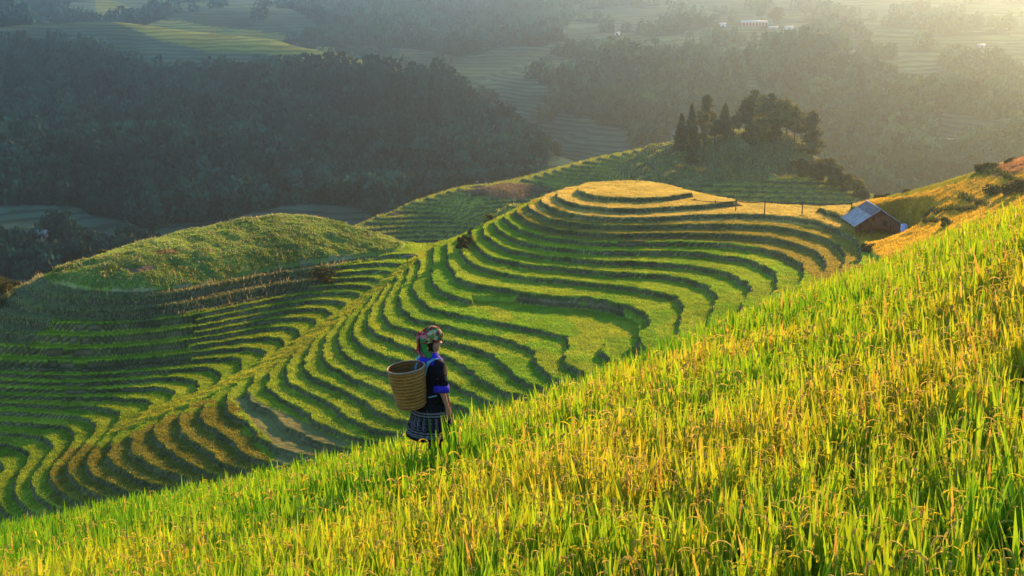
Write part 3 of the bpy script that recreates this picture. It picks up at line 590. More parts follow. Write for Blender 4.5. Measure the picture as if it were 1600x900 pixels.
m2 = N.new('ShaderNodeMath'); m2.operation = 'DIVIDE'; m2.inputs[1].default_value = 1.9; Lk.new(m1.outputs[0], m2.inputs[0])
m3 = N.new('ShaderNodeMath'); m3.operation = 'FRACT'; Lk.new(m2.outputs[0], m3.inputs[0])
m4 = N.new('ShaderNodeMapRange'); m4.inputs[1].default_value = 0.5; m4.inputs[2].default_value = 0.68; m4.inputs[3].default_value = 1.0; m4.inputs[4].default_value = 0.55; Lk.new(m3.outputs[0], m4.inputs[0])
at = N.new('ShaderNodeAttribute'); at.attribute_name = 'terr'
m5 = N.new('ShaderNodeMix'); m5.data_type = 'FLOAT'; m5.inputs['A'].default_value = 1.0; Lk.new(at.outputs['Fac'], m5.inputs['Factor']); Lk.new(m4.outputs[0], m5.inputs['B'])
bs = N['Principled BSDF']; src = bs.inputs['Base Color'].links[0].from_socket; vm = N.new('ShaderNodeVectorMath'); vm.operation = 'SCALE'
Lk.new(src, vm.inputs[0]); Lk.new(m5.outputs[0], vm.inputs['Scale']); Lk.new(vm.outputs[0], bs.inputs['Base Color'])
fcol = np.where(ffo[..., None], np.array([0.009, 0.038, 0.026]), np.array([0.075, 0.13, 0.07])*(1+0.35*fbm(XF, YF, 90, 90))[..., None])
crest = inpoly(fpx, fpy, [(150,-10),(250,30),(430,52),(640,100),(660,118),(640,128),(520,108),(430,84),(330,80),(250,62),(150,20)]); fcol = np.where((crest & ~ffo)[..., None], np.array([0.20, 0.25, 0.06]), fcol)  # terraces along the spur top paler, the sunlit strip painted into their colour
tag(mk('far_hills', np.stack([XF, YF, fzz], -1), grid_faces(nv, nu), M_FAR, col=fcol.reshape(-1, 3), smooth=True, attrs={'terr': (~ffo).astype(float)}), 'hazy far mountainsides with forest and faint terraces', None, None, 'structure')
# forest: crowns of leaf clumps, one mass
def leaf_cloud(cen, rad, hgt, n, size, seed):
    r = np.random.default_rng(seed); d = r.normal(0, 1, (n, 3)); d /= np.linalg.norm(d, axis=1)[:, None]; d *= (r.uniform(0.35, 1, n)**0.5)[:, None]
    p = d*np.array([rad, rad, hgt]); a = r.normal(0, 1, (n, 3)); a /= np.linalg.norm(a, axis=1)[:, None]; b = np.cross(a, r.normal(0, 1, (n, 3))); b /= np.linalg.norm(b, axis=1)[:, None]
    s = size*r.uniform(0.6, 1.3, (n, 1)); return np.stack([p-a*s, p+b*s*0.7, p+a*s, p-b*s*0.7], 1)
proto = [leaf_cloud(None, 1, 1, 60, 0.30, s) for s in range(8)]
NF = 16500; yf = 485*np.exp(rng.uniform(0, 1, NF*3)*math.log(1500/485)); xf = rng.uniform(-0.42, 0.42, NF*3)*yf
zf, fo, px, py = fz_eval(xf, yf)
HOUSEPX = ((1180,38,30),(1130,44,12),(1209,44,14),(1234,47,14),(1491,184,16),(965,57,12),(44,9,16),(63,390,18),(1536,54,14))
for hx, hy, hw_ in HOUSEPX: fo &= ~((abs(px-hx) < hw_) & (py > hy-5) & (py < hy+20))   # clearings round the far houses
i = np.where(fo & (rng.uniform(0, 1, len(fo)) < np.clip(700/yf, 0.25, 1)))[0][:NF]
hh = rng.uniform(2.0, 6.8, len(i))*(1+0.4*fbm(xf[i], yf[i], 40, 95)); ww = hh*rng.uniform(0.5, 0.85, len(i)); pr = np.stack(proto)[rng.integers(0, 8, len(i))]
V = pr*np.stack([ww, ww, hh], -1)[:, None, None]+np.stack([xf[i], yf[i], zf[i]+hh*0.75], -1)[:, None, None]
cc = np.array([0.009, 0.052, 0.034])*rng.uniform(0.4, 1.8, (len(i), 1))*(1+0.55*fbm(xf[i], yf[i], 55, 96))[:, None]+np.array([0.006, 0.008, 0.0])*rng.uniform(0, 1, (len(i), 1))
cc = np.where((px[i] > 850)[:, None], cc*np.array([2.6, 1.5, 0.9]), cc); C = np.repeat(cc, 60*4, 0)*np.repeat(rng.uniform(0.85, 1.15, (len(i)*60, 1)), 4, 0)  # crowns on the right side brighter and warmer: mist and half light in the colour
tag(mk('forest', V, np.arange(V.size//3).reshape(-1, 4), M_FOREST, col=C), 'dark forest covering the far mountainsides', None, None, 'stuff')
# ------------------------------------------------------------------ haze
mh = bpy.data.materials.new('haze_air'); mh.use_nodes = True; N = mh.node_tree.nodes; N.remove(N['Principled BSDF']); pv = N.new('ShaderNodeVolumePrincipled')
pv.inputs['Density'].default_value = HAZE_DENSITY; pv.inputs['Anisotropy'].default_value = HAZE_G; pv.inputs['Color'].default_value = (*HAZE_COL, 1)
mh.node_tree.links.new(pv.outputs[0], N['Material Output'].inputs['Volume'])
hz = MB().box((-1700, -60, -150), (1700, 3100, 95)).build('haze', mh); tag(hz, 'pale morning haze filling the valley', None, None, 'stuff')
# ------------------------------------------------------------------ trees and shrubs
def quads_at(p, size, r, flat=0.0):
    n = len(p); a = r.normal(0, 1, (n, 3)); a[:, 2] *= 1-flat; a /= np.linalg.norm(a, axis=1)[:, None]
    b = np.cross(a, r.normal(0, 1, (n, 3))); b /= np.linalg.norm(b, axis=1)[:, None]; s = np.asarray(size).reshape(-1, 1)*r.uniform(0.6, 1.3, (n, 1))
    return np.stack([p-a*s, p+b*s*0.6, p+a*s, p-b*s*0.6], 1)
def crown_pts(kind, H, W, r):
    out = []; limbs = []
    if kind == 'pine':
        t0 = r.uniform(0.16, 0.36); nt = int(r.integers(10, 14))
        for k in range(nt):
            t = t0+(1-t0)*(k+0.3*r.uniform())/nt; q_ = (t-t0)/(1-t0); prof = (0.62+0.38*math.sin(math.pi*min(1, q_+0.3)))*(1-0.82*q_**1.8)*r.uniform(0.7, 1.15)
            for b in range(int(r.integers(4, 7))):
                a = r.uniform(0, 2*np.pi); Lb = W*prof*r.uniform(0.45, 1.1); z0 = t*H; up = r.uniform(-0.05, 0.3)
                limbs.append(((0, 0, z0), (math.cos(a)*Lb*0.9, math.sin(a)*Lb*0.9, z0+up*Lb)))
                n = int(16+10*Lb); s = r.uniform(0.3, 1.0, n); out.append(np.stack([math.cos(a)*Lb*s, math.sin(a)*Lb*s, z0+up*Lb*s], -1)+r.normal(0, 0.10*W+0.12, (n, 3))*np.array([1, 1, 0.55]))
        out.append(np.array([0, 0, H*0.98])+r.normal(0, 1, (30, 3))*np.array([0.1*W, 0.1*W, 0.025*H]))
    elif kind == 'cone':
        n = int(900*max(W/2, 1)); t = 0.10+0.9*r.uniform(0, 1, n)**1.15; tier = 0.72+0.28*(1-(t*11 % 1)); rad = W*(1-t)**0.8*tier*r.uniform(0.55, 1.05, n); a = r.uniform(0, 2*np.pi, n)
        rad *= 1+0.18*np.sin(3*a+t*9); out.append(np.stack([rad*np.cos(a), rad*np.sin(a), t*H-0.1*rad], -1))
    else:
        nl = 13 if kind == 'broad' else 9; zb = 0.36 if kind == 'broad' else 0.12
        for k in range(nl):
            a = r.uniform(0, 2*np.pi); rr = W*r.uniform(0.1, 0.72); t = r.uniform(zb, 0.92); q = W*r.uniform(0.28, 0.5)*(1.15-0.5*abs(t-0.55)); c = np.array([math.cos(a)*rr*(1.1-0.7*max(0, t-0.6)), math.sin(a)*rr*(1.1-0.7*max(0, t-0.6)), t*H])
            limbs.append(((0, 0, zb*H*0.8), tuple(c))); n = 110; d = r.normal(0, 1, (n, 3)); d /= np.linalg.norm(d, axis=1)[:, None]; d *= (r.uniform(0.25, 1.05, n)**0.45)[:, None]
            out.append(c+d*q*np.array([1, 1, 0.75]))
    return np.concatenate(out), limbs
def tree(name, kind, base, H, W, seed, label, cat, group, col=(0.045, 0.075, 0.022), leaf=0.30):
    r = np.random.default_rng(seed); root = empty(name, base, label, cat, group)
    p, limbs = crown_pts(kind, H, W, r); mb = MB(); bend = r.normal(0, 0.02*H, 2); tr_ = 0.018*H+0.03
    top = 0.95 if kind in ('pine', 'cone') else 0.6
    path = [(bend[0]*t*t, bend[1]*t*t, H*t*top-0.3*(t == 0)) for t in np.linspace(0, 1, 7)]
    mb.tube(path, np.linspace(tr_, tr_*0.25, 7), 7)
    for a, b in limbs[::2]: mb.tube([a, tuple((np.array(a)+b)/2+np.array([0, 0, 0.02*H])), b], [tr_*0.35, tr_*0.22, tr_*0.08], 4)
    mb.build('trunk', M_BARK, root)
    V = quads_at(p, leaf, r); cl = r.integers(0, 40, len(p)); tone = r.uniform(0.7, 1.35, 40)[(np.floor(p[:, 0]/(0.3*W+.1))*7+np.floor(p[:, 1]/(0.3*W+.1))*13+np.floor(p[:, 2]/(0.14*H))*5).astype(int) % 40]
    c = np.array(col)*tone[:, None]*r.uniform(0.75, 1.25, (len(p), 1))+np.array([0.03, 0.015, 0])*r.uniform(0, 1, (len(p), 1))
    mk('crown', V, np.arange(len(p)*4).reshape(-1, 4), M_LEAF, root, col=np.repeat(c, 4, 0)); return root
def mid_at(px, py, D):
    q = atD(px, py, D); z = float(mid_eval(np.array([q[0]]), np.array([q[1]]))[0][0]); return (q[0], q[1], z)
def far_at(px, py, D):
    q = atD(px, py, D); z = float(fz_eval(np.array([q[0]]), np.array([q[1]]))[0][0]); return (q[0], q[1], z)
DG = (0.06, 0.075, 0.02); MG = (0.12, 0.13, 0.03); OG = (0.11, 0.105, 0.03)
G1 = 'trees of the grove on the knoll'
GROVE = [  # px, base y, top y, D, half width px, kind, colour, label
 (1064,224,178,386,9,'cone',DG,'dark narrow conifer at the far left end of the knoll grove'),
 (1080,222,163,388,9,'cone',DG,'slim pointed conifer standing second from the left end of the grove'),
 (1080,252,187,372,7,'cone',DG,'columnar dark tree standing alone in front of the left of the grove'),
 (1099,244,165,376,12,'broad',MG,'lighter green tree with a bare straight trunk on the left of the knoll'),
 (1103,220,150,392,14,'pine',DG,'tall loose topped pine above the left part of the grove'),
 (1117,218,180,386,12,'broad',DG,'squat dense tree filling the gap left of the grove centre'),
 (1132,218,162,390,9,'cone',DG,'pointed conifer rising from the middle of the left half of the grove'),
 (1146,216,176,388,13,'broad',MG,'low rounded tree just left of the tall pines'),
 (1164,222,156,390,14,'pine',DG,'tall pine at the left edge of the highest clump'),
 (1176,224,141,392,17,'pine',DG,'tallest pine of the knoll grove with a spiky top'),
 (1190,226,150,386,15,'pine',MG,'tall pine just right of the tallest one'),
 (1186,228,176,372,16,'broad',MG,'round crowned tree in front of the tall pines'),
 (1172,228,192,374,14,'broad',DG,'small bushy tree below the tallest pine'),
 (1204,230,147,388,17,'pine',DG,'broad topped pine at the centre of the highest clump'),
 (1217,234,156,384,15,'pine',MG,'pine with a bare leaning trunk right of the grove centre'),
 (1228,240,156,380,15,'pine',MG,'pale green pine on the right shoulder of the grove'),
 (1210,238,186,372,13,'broad',DG,'small dark tree among the bare trunks'),
 (1240,246,166,376,13,'pine',MG,'thin pine with open branches second from the right end of the grove'),
 (1250,250,178,380,12,'pine',DG,'short pine between the open pine and the layered pine'),
 (1267,262,174,366,20,'pine',DG,'wide layered pine with horizontal boughs at the right end of the grove')]
for i, (px, by, ty, D, hw, kind, col, lab) in enumerate(GROVE):
    b = mid_at(px, by, D); s = D/FPX; tree('pine_tree' if kind != 'broad' else 'broadleaf_tree', kind, b, max(float(atD(px, ty, D)[2])-b[2], 3.0), hw*s*(1.3 if kind == 'pine' else (1.9 if kind == 'cone' else 1.1)), 100+i, lab, 'tree', G1, col, 0.42)
G2 = 'bushes stepping down the right end of the knoll'
for i, (px, by, ty, D, hw, col, lab) in enumerate([
 (1250,282,250,362,12,OG,'yellowish bush under the layered pine'),(1266,290,252,356,13,OG,'olive bush below the right end of the grove'),
 (1281,296,254,352,14,DG,'dark leafy tree uppermost on the slope right of the grove'),(1293,300,246,350,13,DG,'tallest dark bush tree on the slope right of the grove'),
 (1306,306,262,347,14,DG,'dark round bush tree in the middle of the slope right of the grove'),(1318,310,268,345,11,DG,'bush tree leaning out over the valley'),
 (1334,316,281,342,11,MG,'smaller separate tree low on the right slope'),(1347,318,298,340,9,DG,'lowest little bush at the end of the slope')]):
    b = mid_at(px, by, D); s = D/FPX; tree('bushy_tree', 'bush' if i not in (3, 6) else 'broad', b, max(float(atD(px, ty, D)[2])-b[2], 2.0), hw*s*1.45, 150+i, lab, 'tree', G2, col, 0.40)
def near_at(px, py, D=None):
    q = atD(px, py, D); return (q[0], q[1], ground_at(q[0], q[1])-0.05)
G3 = 'shrubs and small trees on the near hills'
for i, (px, by, ty, D, hw, kind, col, nm, lab) in enumerate([
 (765,338,318,202,10,'bush',MG,'small_tree','small leafy tree on the bright edge of the central spur'),
 (736,356,346,198,8,'bush',MG,'shrub','low shrub on the spur edge left of the small leafy tree'),
 (722,404,380,186,9,'bush',DG,'shrub','dark tangled shrub on the bank between two spur terraces'),
 (728,390,368,189,9,'bush',DG,'shrub','dark shrub above the tangled one on the spur'),
 (508,442,408,184,22,'bush',DG,'shrub','large dark thicket below the right end of the fallow hilltop'),
 (165,384,360,192,12,'bush',OG,'small_tree','olive small tree second from left behind the fallow hilltop'),
 (184,380,360,193,11,'bush',OG,'small_tree','rounded small tree on the rim behind the fallow hilltop'),
 (210,375,362,194,6,'bush',OG,'shrub','little shrub right of the rounded small tree on the far rim'),
 (152,392,380,190,7,'bush',DG,'shrub','dark low shrub at the left foot of the olive small tree'),
 (125,406,396,187,7,'bush',DG,'shrub','lowest dark shrub at the left end of the far rim'),
 (318,356,338,203,9,'bush',OG,'small_tree','pale bushy tree in the middle of the hilltop skyline'),
 (332,352,340,205,6,'bush',DG,'shrub','dark shrub touching the pale bushy tree on the skyline'),
 (378,345,336,206,8,'bush',OG,'shrub','broad low shrub on the skyline near the hilltop summit'),
 (366,347,338,206,4,'bush',OG,'shrub','tiny shrub left of the broad low one on the skyline'),
 (1376,308,296,186,8,'bush',DG,'shrub','single bush beyond the hut roof against the hazy valley'),
 (1386,309,305,183,7,'bush',DG,'shrub','flat dark bush on the edge above the hut'),
 (1418,297,291,181,7,'bush',DG,'shrub','small flat bush on the edge of the lime green field'),
 (1532,282,268,172,13,'bush',DG,'shrub','wide dark bush under the bare orange slope'),
 (1545,276,262,171,9,'bush',DG,'shrub','taller bush at the top left of the bare orange slope'),
 (1552,281,274,170,12,'bush',DG,'shrub','low dark hedge bush right of the wide one'),
 (1578,276,267,170,8,'bush',OG,'shrub','reddish bush on the bare orange slope'),
 (1574,316,294,152,16,'bush',DG,'shrub','dark bush above the little water channel'),
 (1556,304,290,156,18,'bush',DG,'shrub','spreading dark bush at the head of the water channel'),
 (1592,318,290,150,16,'bush',OG,'shrub','large brownish bush at the right edge beside the channel'),
 (8,520,478,176,26,'bush',DG,'shrub','dark bushy mass at the left edge below the fallow hilltop'),
 (22,470,446,180,18,'bush',DG,'shrub','weedy bush on the left shoulder of the fallow hilltop'),
 (4,585,548,172,24,'bush',DG,'shrub','dark bush lowest at the left edge beside the terraces'),
 (1480,358,340,148,11,'bush',MG,'shrub','rounded green bush in front of the golden slope'),
 (1356,380,366,158,14,'bush',OG,'shrub','brown green bush in front of the hut posts')]):
    b = near_at(px, by, D); s = D/FPX; tree(nm, kind, b, max((by-ty)*s*(0.8 if kind == 'bush' else 1), 0.5), hw*s*1.2, 200+i, lab, 'tree' if 'tree' in nm else 'shrub', G3, col, 0.16)
G4 = 'scattered trees on the far mountainside'
for i, (px, by, ty, D, hw, kind, lab) in enumerate([
 (1213,34,12,1240,13,'broad','big round tree beside the long red building'),(1190,22,4,1290,9,'broad','tree on the slope above the long red building'),
 (1320,66,46,1090,13,'broad','dark spreading tree high on the right mountainside'),(1352,68,52,1080,10,'broad','smaller tree right of the dark spreading tree'),
 (1130,66,50,1110,9,'broad','pale tree below the small white roof'),(950,84,68,950,6,'broad','left of two little trees on the wooded mound crest'),(1078,84,70,955,8,'broad','right tree on the wooded mound crest'),
 (1372,120,98,900,10,'broad','tree on the bright ridge line at the upper right'),(1488,90,70,1040,11,'broad','hazy tree near the sun glare at the upper right')]):
    b = far_at(px, by, D); s = D/FPX; tree('broadleaf_tree', kind, b, max(float(atD(px, ty, D)[2])-b[2], 4.0), hw*s, 300+i, lab, 'tree', G4, DG, 1.1)
# ------------------------------------------------------------------ hut, fences, far houses
WOOD = flat_mat('old_planks', (0.24, 0.085, 0.04), 0.85, 0.15, 6, 0.45, 0, (3, 3, 0.3)); TIN = flat_mat('roof_sheet', (0.34, 0.325, 0.31), 0.75, 0.12, 1.6, 0.35); OLDROOF = flat_mat('weathered_roof', (0.16, 0.145, 0.14), 0.85, 0.2, 2, 0.4)
DARK = flat_mat('dark_gap', (0.012, 0.01, 0.008), 0.9, 0.1); BLUE = flat_mat('blue_plastic', (0.36, 0.46, 0.66), 0.5, 0.4, 3, 0.35); POSTM = flat_mat('fence_wood', (0.10, 0.07, 0.045), 0.9, 0.1, 4, 0.3)
HD = 170.0; hb = atD(1373, 367, HD); hut = empty('wooden_hut', hb, 'weathered wooden hut with grey tin roof on the golden slope', 'hut')
HW, HL, EZ, PZ, FZ0 = 2.55, 6.4, 1.45, 3.15, 0.72
mb = MB(); r = np.random.default_rng(4)
nb = 24
for k in range(nb):                                            # upright boards of the gable, each a little different in depth
    x0 = -HW+2*HW*k/nb; x1 = x0+2*HW/nb-0.02; d = r.uniform(-0.02, 0.02)
    zt0 = EZ+(PZ-0.15-EZ)*(1-abs(x0)/HW); zt1 = EZ+(PZ-0.15-EZ)*(1-abs(x1)/HW); zb = FZ0-r.uniform(0, 0.08) if x0 < 0.9 else -0.15
    hole = (-0.95 < x0 < -0.75)
    segs = [(zb, zt0, zt1)] if not hole else [(zb, 1.62, 1.62), (1.95, zt0, zt1)]
    for (a, b0, b1) in segs:
        V = [(x0, d, a), (x1, d, a), (x1, d, b1), (x0, d, b0), (x0, d+0.04, a), (x1, d+0.04, a), (x1, d+0.04, b1), (x0, d+0.04, b0)]
        mb.add(V, [(0, 1, 2, 3), (5, 4, 7, 6), (0, 4, 5, 1), (3, 2, 6, 7), (0, 3, 7, 4), (1, 5, 6, 2)])
for sx in (-1, 1):
    for k in range(20):
        y0 = 0.06+k*(HL-0.1)/20; mb.box((sx*HW-0.025, y0, FZ0-0.05), (sx*HW+0.025+r.uniform(0, .02), y0+HL/20-0.03, EZ))
mb.box((-HW, HL-0.06, FZ0), (HW, HL-0.02, EZ)); mb.box((-HW, -0.03, FZ0-0.12), (0.9, 0.04, FZ0-0.085))
mb.build('wall', WOOD, hut)
MB().box((-HW+.05, 0.1, FZ0-0.10), (HW-.05, HL-0.1, FZ0-0.03)).build('floor', WOOD, hut)
for x in (-HW+0.12, -1.2, 0.55, HW-0.12):
    for y in (0.12, HL-0.2):
        tag(MB().tube([(x, y, -0.9), (x+r.normal(0, .03), y, FZ0-0.1)], 0.075, 6).build('post', WOOD, hut))
MB().box((0.45, -0.06, 1.05), (0.95, -0.03, 1.75)).build('window', DARK, hut)
def roof_side(sx, y0, y1, u0, u1, mat, nm, lift=0.0):
    n = 60; mbr = MB(); ys_ = np.linspace(y0, y1, n); cor = 0.025*np.sin(ys_*2*np.pi/0.22); OV = 0.55; rows = []
    for u_ in np.linspace(u0, u1, 5):
        xx_ = sx*u_*(HW+OV); zz = PZ+0.02-(PZ-EZ)/HW*abs(xx_)+lift; rows.append(np.stack([np.full(n, xx_), ys_, zz+cor], -1))
    rows = np.array(rows); lo = rows-np.array([0, 0, 0.045]); V = np.concatenate([rows.reshape(-1, 3), lo.reshape(-1, 3)]); f = grid_faces(5, n); m = 5*n
    e = []
    for j in range(n-1): e += [(j, j+1, m+j+1, m+j), (4*n+j, 4*n+j+1, m+4*n+j+1, m+4*n+j)]
    for q in range(4): e += [(q*n, (q+1)*n, m+(q+1)*n, m+q*n), (q*n+n-1, (q+1)*n+n-1, m+(q+1)*n+n-1, m+q*n+n-1)]
    mbr.add(V, np.concatenate([f, f+m, np.array(e)])); return mbr.build(nm, mat, hut)
rf = roof_side(-1, -0.7, HL+0.4, 0.0, 1.0, OLDROOF, 'roof'); tag(roof_side(-1, -0.75, HL+0.0, 0.38, 1.02, TIN, 'roof_sheet', 0.06), 'pale grey tin sheets on the left roof slope')
roof_side(1, -0.7, HL+0.4, 0.0, 1.0, OLDROOF, 'roof')
MB().tube([(0, -0.72, PZ+0.05), (0, HL+0.4, PZ+0.05)], 0.09, 6).build('ridge_cap', TIN, hut)
MB().tube([(0.02, -0.74, PZ+0.0), (HW+0.57, -0.74, EZ-0.36)], 0.06, 5).build('barge_board', TIN, hut); MB().tube([(-0.02, -0.74, PZ+0.0), (-HW-0.57, -0.74, EZ-0.36)], 0.05, 5).build('barge_board', WOOD, hut)
for dx in (-1.05, -0.75, -0.9):
    pass
lad = empty('trestle', (hb[0]-1.0, hb[1]-0.5, hb[2]-0.2), 'small wooden trestle leaning under the hut front', 'trestle')
for a, b in (((-.45, 0, -.2), (-.05, .2, .85)), ((.4, 0, -.2), (.0, .2, .85)), ((.0, -.3, -.2), (-.02, .2, .85))): MB().tube([a, b], 0.035, 5).build('leg', POSTM, lad)
MB().tube([(-.3, .08, .2), (.28, .08, .2)], 0.03, 5).build('crossbar', POSTM, lad)
bq = atD(1406, 362, 168.5); bun = empty('water_barrel', (bq[0]-0.25, bq[1]-2.6, bq[2]+0.35), 'pale blue barrel beside the right corner of the hut', 'barrel')
prof = [(0.30, 0.0), (0.40, 0.12), (0.42, 0.35), (0.44, 0.38), (0.42, 0.41), (0.42, 0.65), (0.44, 0.68), (0.42, 0.71), (0.38, 0.95), (0.25, 1.0)]
th = np.linspace(0, 2*np.pi, 20, endpoint=False); MB().loft([np.stack([a*np.cos(th), a*np.sin(th), np.full(20, z_)], -1) for a, z_ in prof]).build('barrel_body', BLUE, bun, True)
MB().loft([np.stack([a*np.cos(th), a*np.sin(th), np.full(20, z_)], -1) for a, z_ in ((0.2, 1.0), (0.2, 1.06), (0.17, 1.07))]).build('lid', TIN, bun)
def fence(posts, label, rad, name='fence'):
    p0 = posts[0][0]; root = empty(name, p0, label, 'fence', 'fences across the golden field'); o = np.array(p0); tops = []
    for q, h in posts:
        d = np.array(q)-o; t = d+np.array([random.gauss(0, .08), 0, h]); tops.append(t); MB().tube([d-np.array([0, 0, .4]), d+(t-d)*0.5+np.array([random.gauss(0, .02), 0, 0]), t+np.array([0, 0, 0.1])], [rad, rad*0.9, rad*0.8], 6).build('post', POSTM, root)
    for a, b in zip(tops[:-1], tops[1:]):
        MB().tube([a+(b-a)*t-np.array([0, 0, 0.10+0.35*math.sin(math.pi*t)*min(1, np.linalg.norm(b-a)/9)]) for t in np.linspace(0, 1, 9)], rad*0.75, 5).build('rail', POSTM, root)
fl = lambda px, py: atZ(px, py, lev(2)-0.05)
fence([(fl(1062, 318), 0.9), (fl(1085, 322), 1.0), (fl(1118, 326), 1.05), (fl(1149, 330), 1.5), (fl(1194, 335.5), 1.85), (fl(1253, 337), 1.85), (fl(1331, 339), 1.9)], 'rough pole fence running across the golden field to the hut', 0.085)
fb = lambda px: atD(px, 318, 196.5)
fence([((*fb(px)[:2], ground_at(*fb(px)[:2])), 0.85) for px in (1223, 1236, 1247, 1257, 1273, 1292)], 'second low fence along the back edge of the golden field', 0.06)
WHITEW = flat_mat('white_wall', (0.72, 0.70, 0.66), 0.8, 0.2, 1, 0.1); REDW = flat_mat('red_wall', (0.55, 0.10, 0.05), 0.8, 0.2, 1, 0.15); PALER = flat_mat('pale_roof', (0.72, 0.68, 0.60), 0.6, 0.3, 1, 0.1); GREYR = flat_mat('grey_roof', (0.35, 0.36, 0.37), 0.7, 0.3, 1, 0.2)
def house(px, py, D, wpx, hgt, dep, wall, roof, label, rise=1.2, name='house', bays=0):
    q = far_at(px, py, D); w_ = wpx*D/FPX; h = empty(name, (q[0], q[1], q[2]), label, 'house', 'houses scattered over the far mountainside')
    MB().box((-w_/2, 0, -3), (w_/2, dep, hgt)).build('wall', wall, h)
    V = [(-w_/2-.5, -.6, hgt+.02), (w_/2+.5, -.6, hgt+.02), (w_/2+.5, dep+.6, hgt+.02), (-w_/2-.5, dep+.6, hgt+.02), (-w_/2-.3, dep/2, hgt+rise), (w_/2+.3, dep/2, hgt+rise)]
    MB().add(V, [(0, 1, 5, 4), (2, 3, 4, 5), (0, 3, 2, 1)], [(1, 2, 5), (3, 0, 4)]).build('roof', roof, h)
    if bays:
        for k in range(bays+1):
            x = -w_/2+w_*k/bays; MB().box((x-.14, -.25, -2), (x+.14, -.02, hgt)).build('pillar', WHITEW, h)
        for k in range(bays):
            x = -w_/2+w_*(k+.5)/bays; MB().box((x-.4, -.06, hgt*.3), (x+.4, -.02, hgt*.7)).build('window', DARK, h)
    else:
        MB().box((-.5, -.05, -.5), (.4, -.01, hgt*.75)).build('door', DARK, h)
house(1180, 38, 1235, 39, 3.6, 8, REDW, PALER, 'long red walled building with white pillars high on the far slope', 1.6, 'long_building', 8)
house(1130, 44, 1215, 8, 2.0, 5, WHITEW, PALER, 'small white house left of and below the long red building')
house(1209, 44, 1205, 13, 1.2, 5, GREYR, PALER, 'low pale roofed shed just below the long red building', 0.8)
house(1234, 47, 1195, 11, 1.6, 5, WHITEW, PALER, 'small pale house to the right below the long red building')
house(1491, 184, 725, 13, 1.3, 5, GREYR, PALER, 'lone white roofed hut on the dark slope at the right')
house(965, 57, 1150, 7, 1.6, 5, WHITEW, PALER, 'tiny white house above the wooded mound')
house(44, 9, 1000, 13, 2.0, 6, GREYR, PALER, 'pale roofed house in the top left corner')
house(63, 390, 556, 15, 2.4, 5, GREYR, GREYR, 'grey hut among the shadowed terraces at the lower left')
house(1536, 54, 1070, 9, 1.6, 5, GREYR, PALER, 'small pale house near the sun glare')
# little field shelter on the crest of the spur
q = atD(637, 421, 190); sh = empty('field_shelter', (q[0], q[1], ground_at(q[0], q[1])), 'tiny open field shelter on posts at the spur edge', 'shelter'); MB().tube([(0, 0, -.3), (0, 0, 0.75)], 0.06, 6).build('post', POSTM, sh)
MB().loft([[(-.9, -.4, .70), (.7, -.4, .82), (.7, .4, .82), (-.9, .4, .70)], [(-.85, -.03, .82), (.75, -.03, 1.05), (.75, .03, 1.05), (-.85, .03, .82)]]).build('roof', OLDROOF, sh)
# water channel glinting at the right
wp = [atD(px, py, D) for px, py, D in ((1541,304,157),(1546,309,154.5),(1550,313,152.5),(1547,318,150.5),(1551,322,148.5),(1548,328,146))]
wp = np.array([(a[0], a[1], ground_at(a[0], a[1])+0.12) for a in wp]); V = np.concatenate([wp-np.array([.13, 0, 0]), wp+np.array([.13, 0, 0])]); n = len(wp)
tag(mk('water_channel', V, np.array([(i, n+i, n+i+1, i+1) for i in range(n-1)]), flat_mat('wet_channel', (0.36, 0.32, 0.24), 0.3, 0.5)), 'small pale water channel between bushes at the right', None, None, 'structure')
# ------------------------------------------------------------------ people
def skin(name, verts, edges, rads, mat, parent, sub=2, root=0):
    me = bpy.data.meshes.new(name); me.from_pydata(verts, edges, []); o = bpy.data.objects.new(name, me); COL.objects.link(o)
    md = o.modifiers.new('s', 'SKIN'); md.use_smooth_shade = True
    for i, rv in enumerate(rads): me.skin_vertices[0].data[i].radius = (rv, rv) if not isinstance(rv, tuple) else rv
    for i in range(len(verts)): me.skin_vertices[0].data[i].use_root = (i == root)
    o.modifiers.new('u', 'SUBSURF').levels = sub; o.modifiers['u'].render_levels = sub
    dg = bpy.context.evaluated_depsgraph_get(); new = bpy.data.meshes.new_from_object(o.evaluated_get(dg)); o.modifiers.clear(); o.data = new; bpy.data.meshes.remove(me); o.parent = parent
    new.materials.clear(); new.materials.append(mat); return o
M_SKIN = attr_mat('skin', 0.55, 0.0, None, 0, 0.3); M_CLOTH = attr_mat('cloth', 0.9, 0.0, 60.0, 0.2, 0.1)
BLACKC = flat_mat('black_cloth', (0.012, 0.011, 0.014), 0.92, 0.1, 25, 0.4); BLUEC = flat_mat('blue_cloth', (0.035, 0.03, 0.42), 0.85, 0.15, 30, 0.25); STRAPC = flat_mat('strap_cloth', (0.16, 0.36, 0.42), 0.85, 0.1, 30, 0.3)
HAIRM = flat_mat('hair', (0.012, 0.009, 0.007), 0.5, 0.4, 40, 0.4)
wom = empty('person', (WX, WY, WFEET), 'person in a colourful headscarf, black jacket and striped pleated skirt, standing in the rice', 'person', rz=R(38))
v = [(0,0,.82),(0,0,.95),(0,0,1.12),(-.005,0,1.245),(.012,0,1.315),(.03,0,1.375),(.022,0,1.455),(.015,0,1.52),(.082,0,1.365),(.092,0,1.425)]
e = [(0,1),(1,2),(2,3),(3,4),(4,5),(5,6),(6,7),(5,8),(6,9)]; rd = [(.12,.10),(.105,.085),(.125,.095),.055,.045,.062,.082,.055,.034,.034]
def addv(p, r_, par): v.append(p); rd.append(r_); e.append((par, len(v)-1)); return len(v)-1
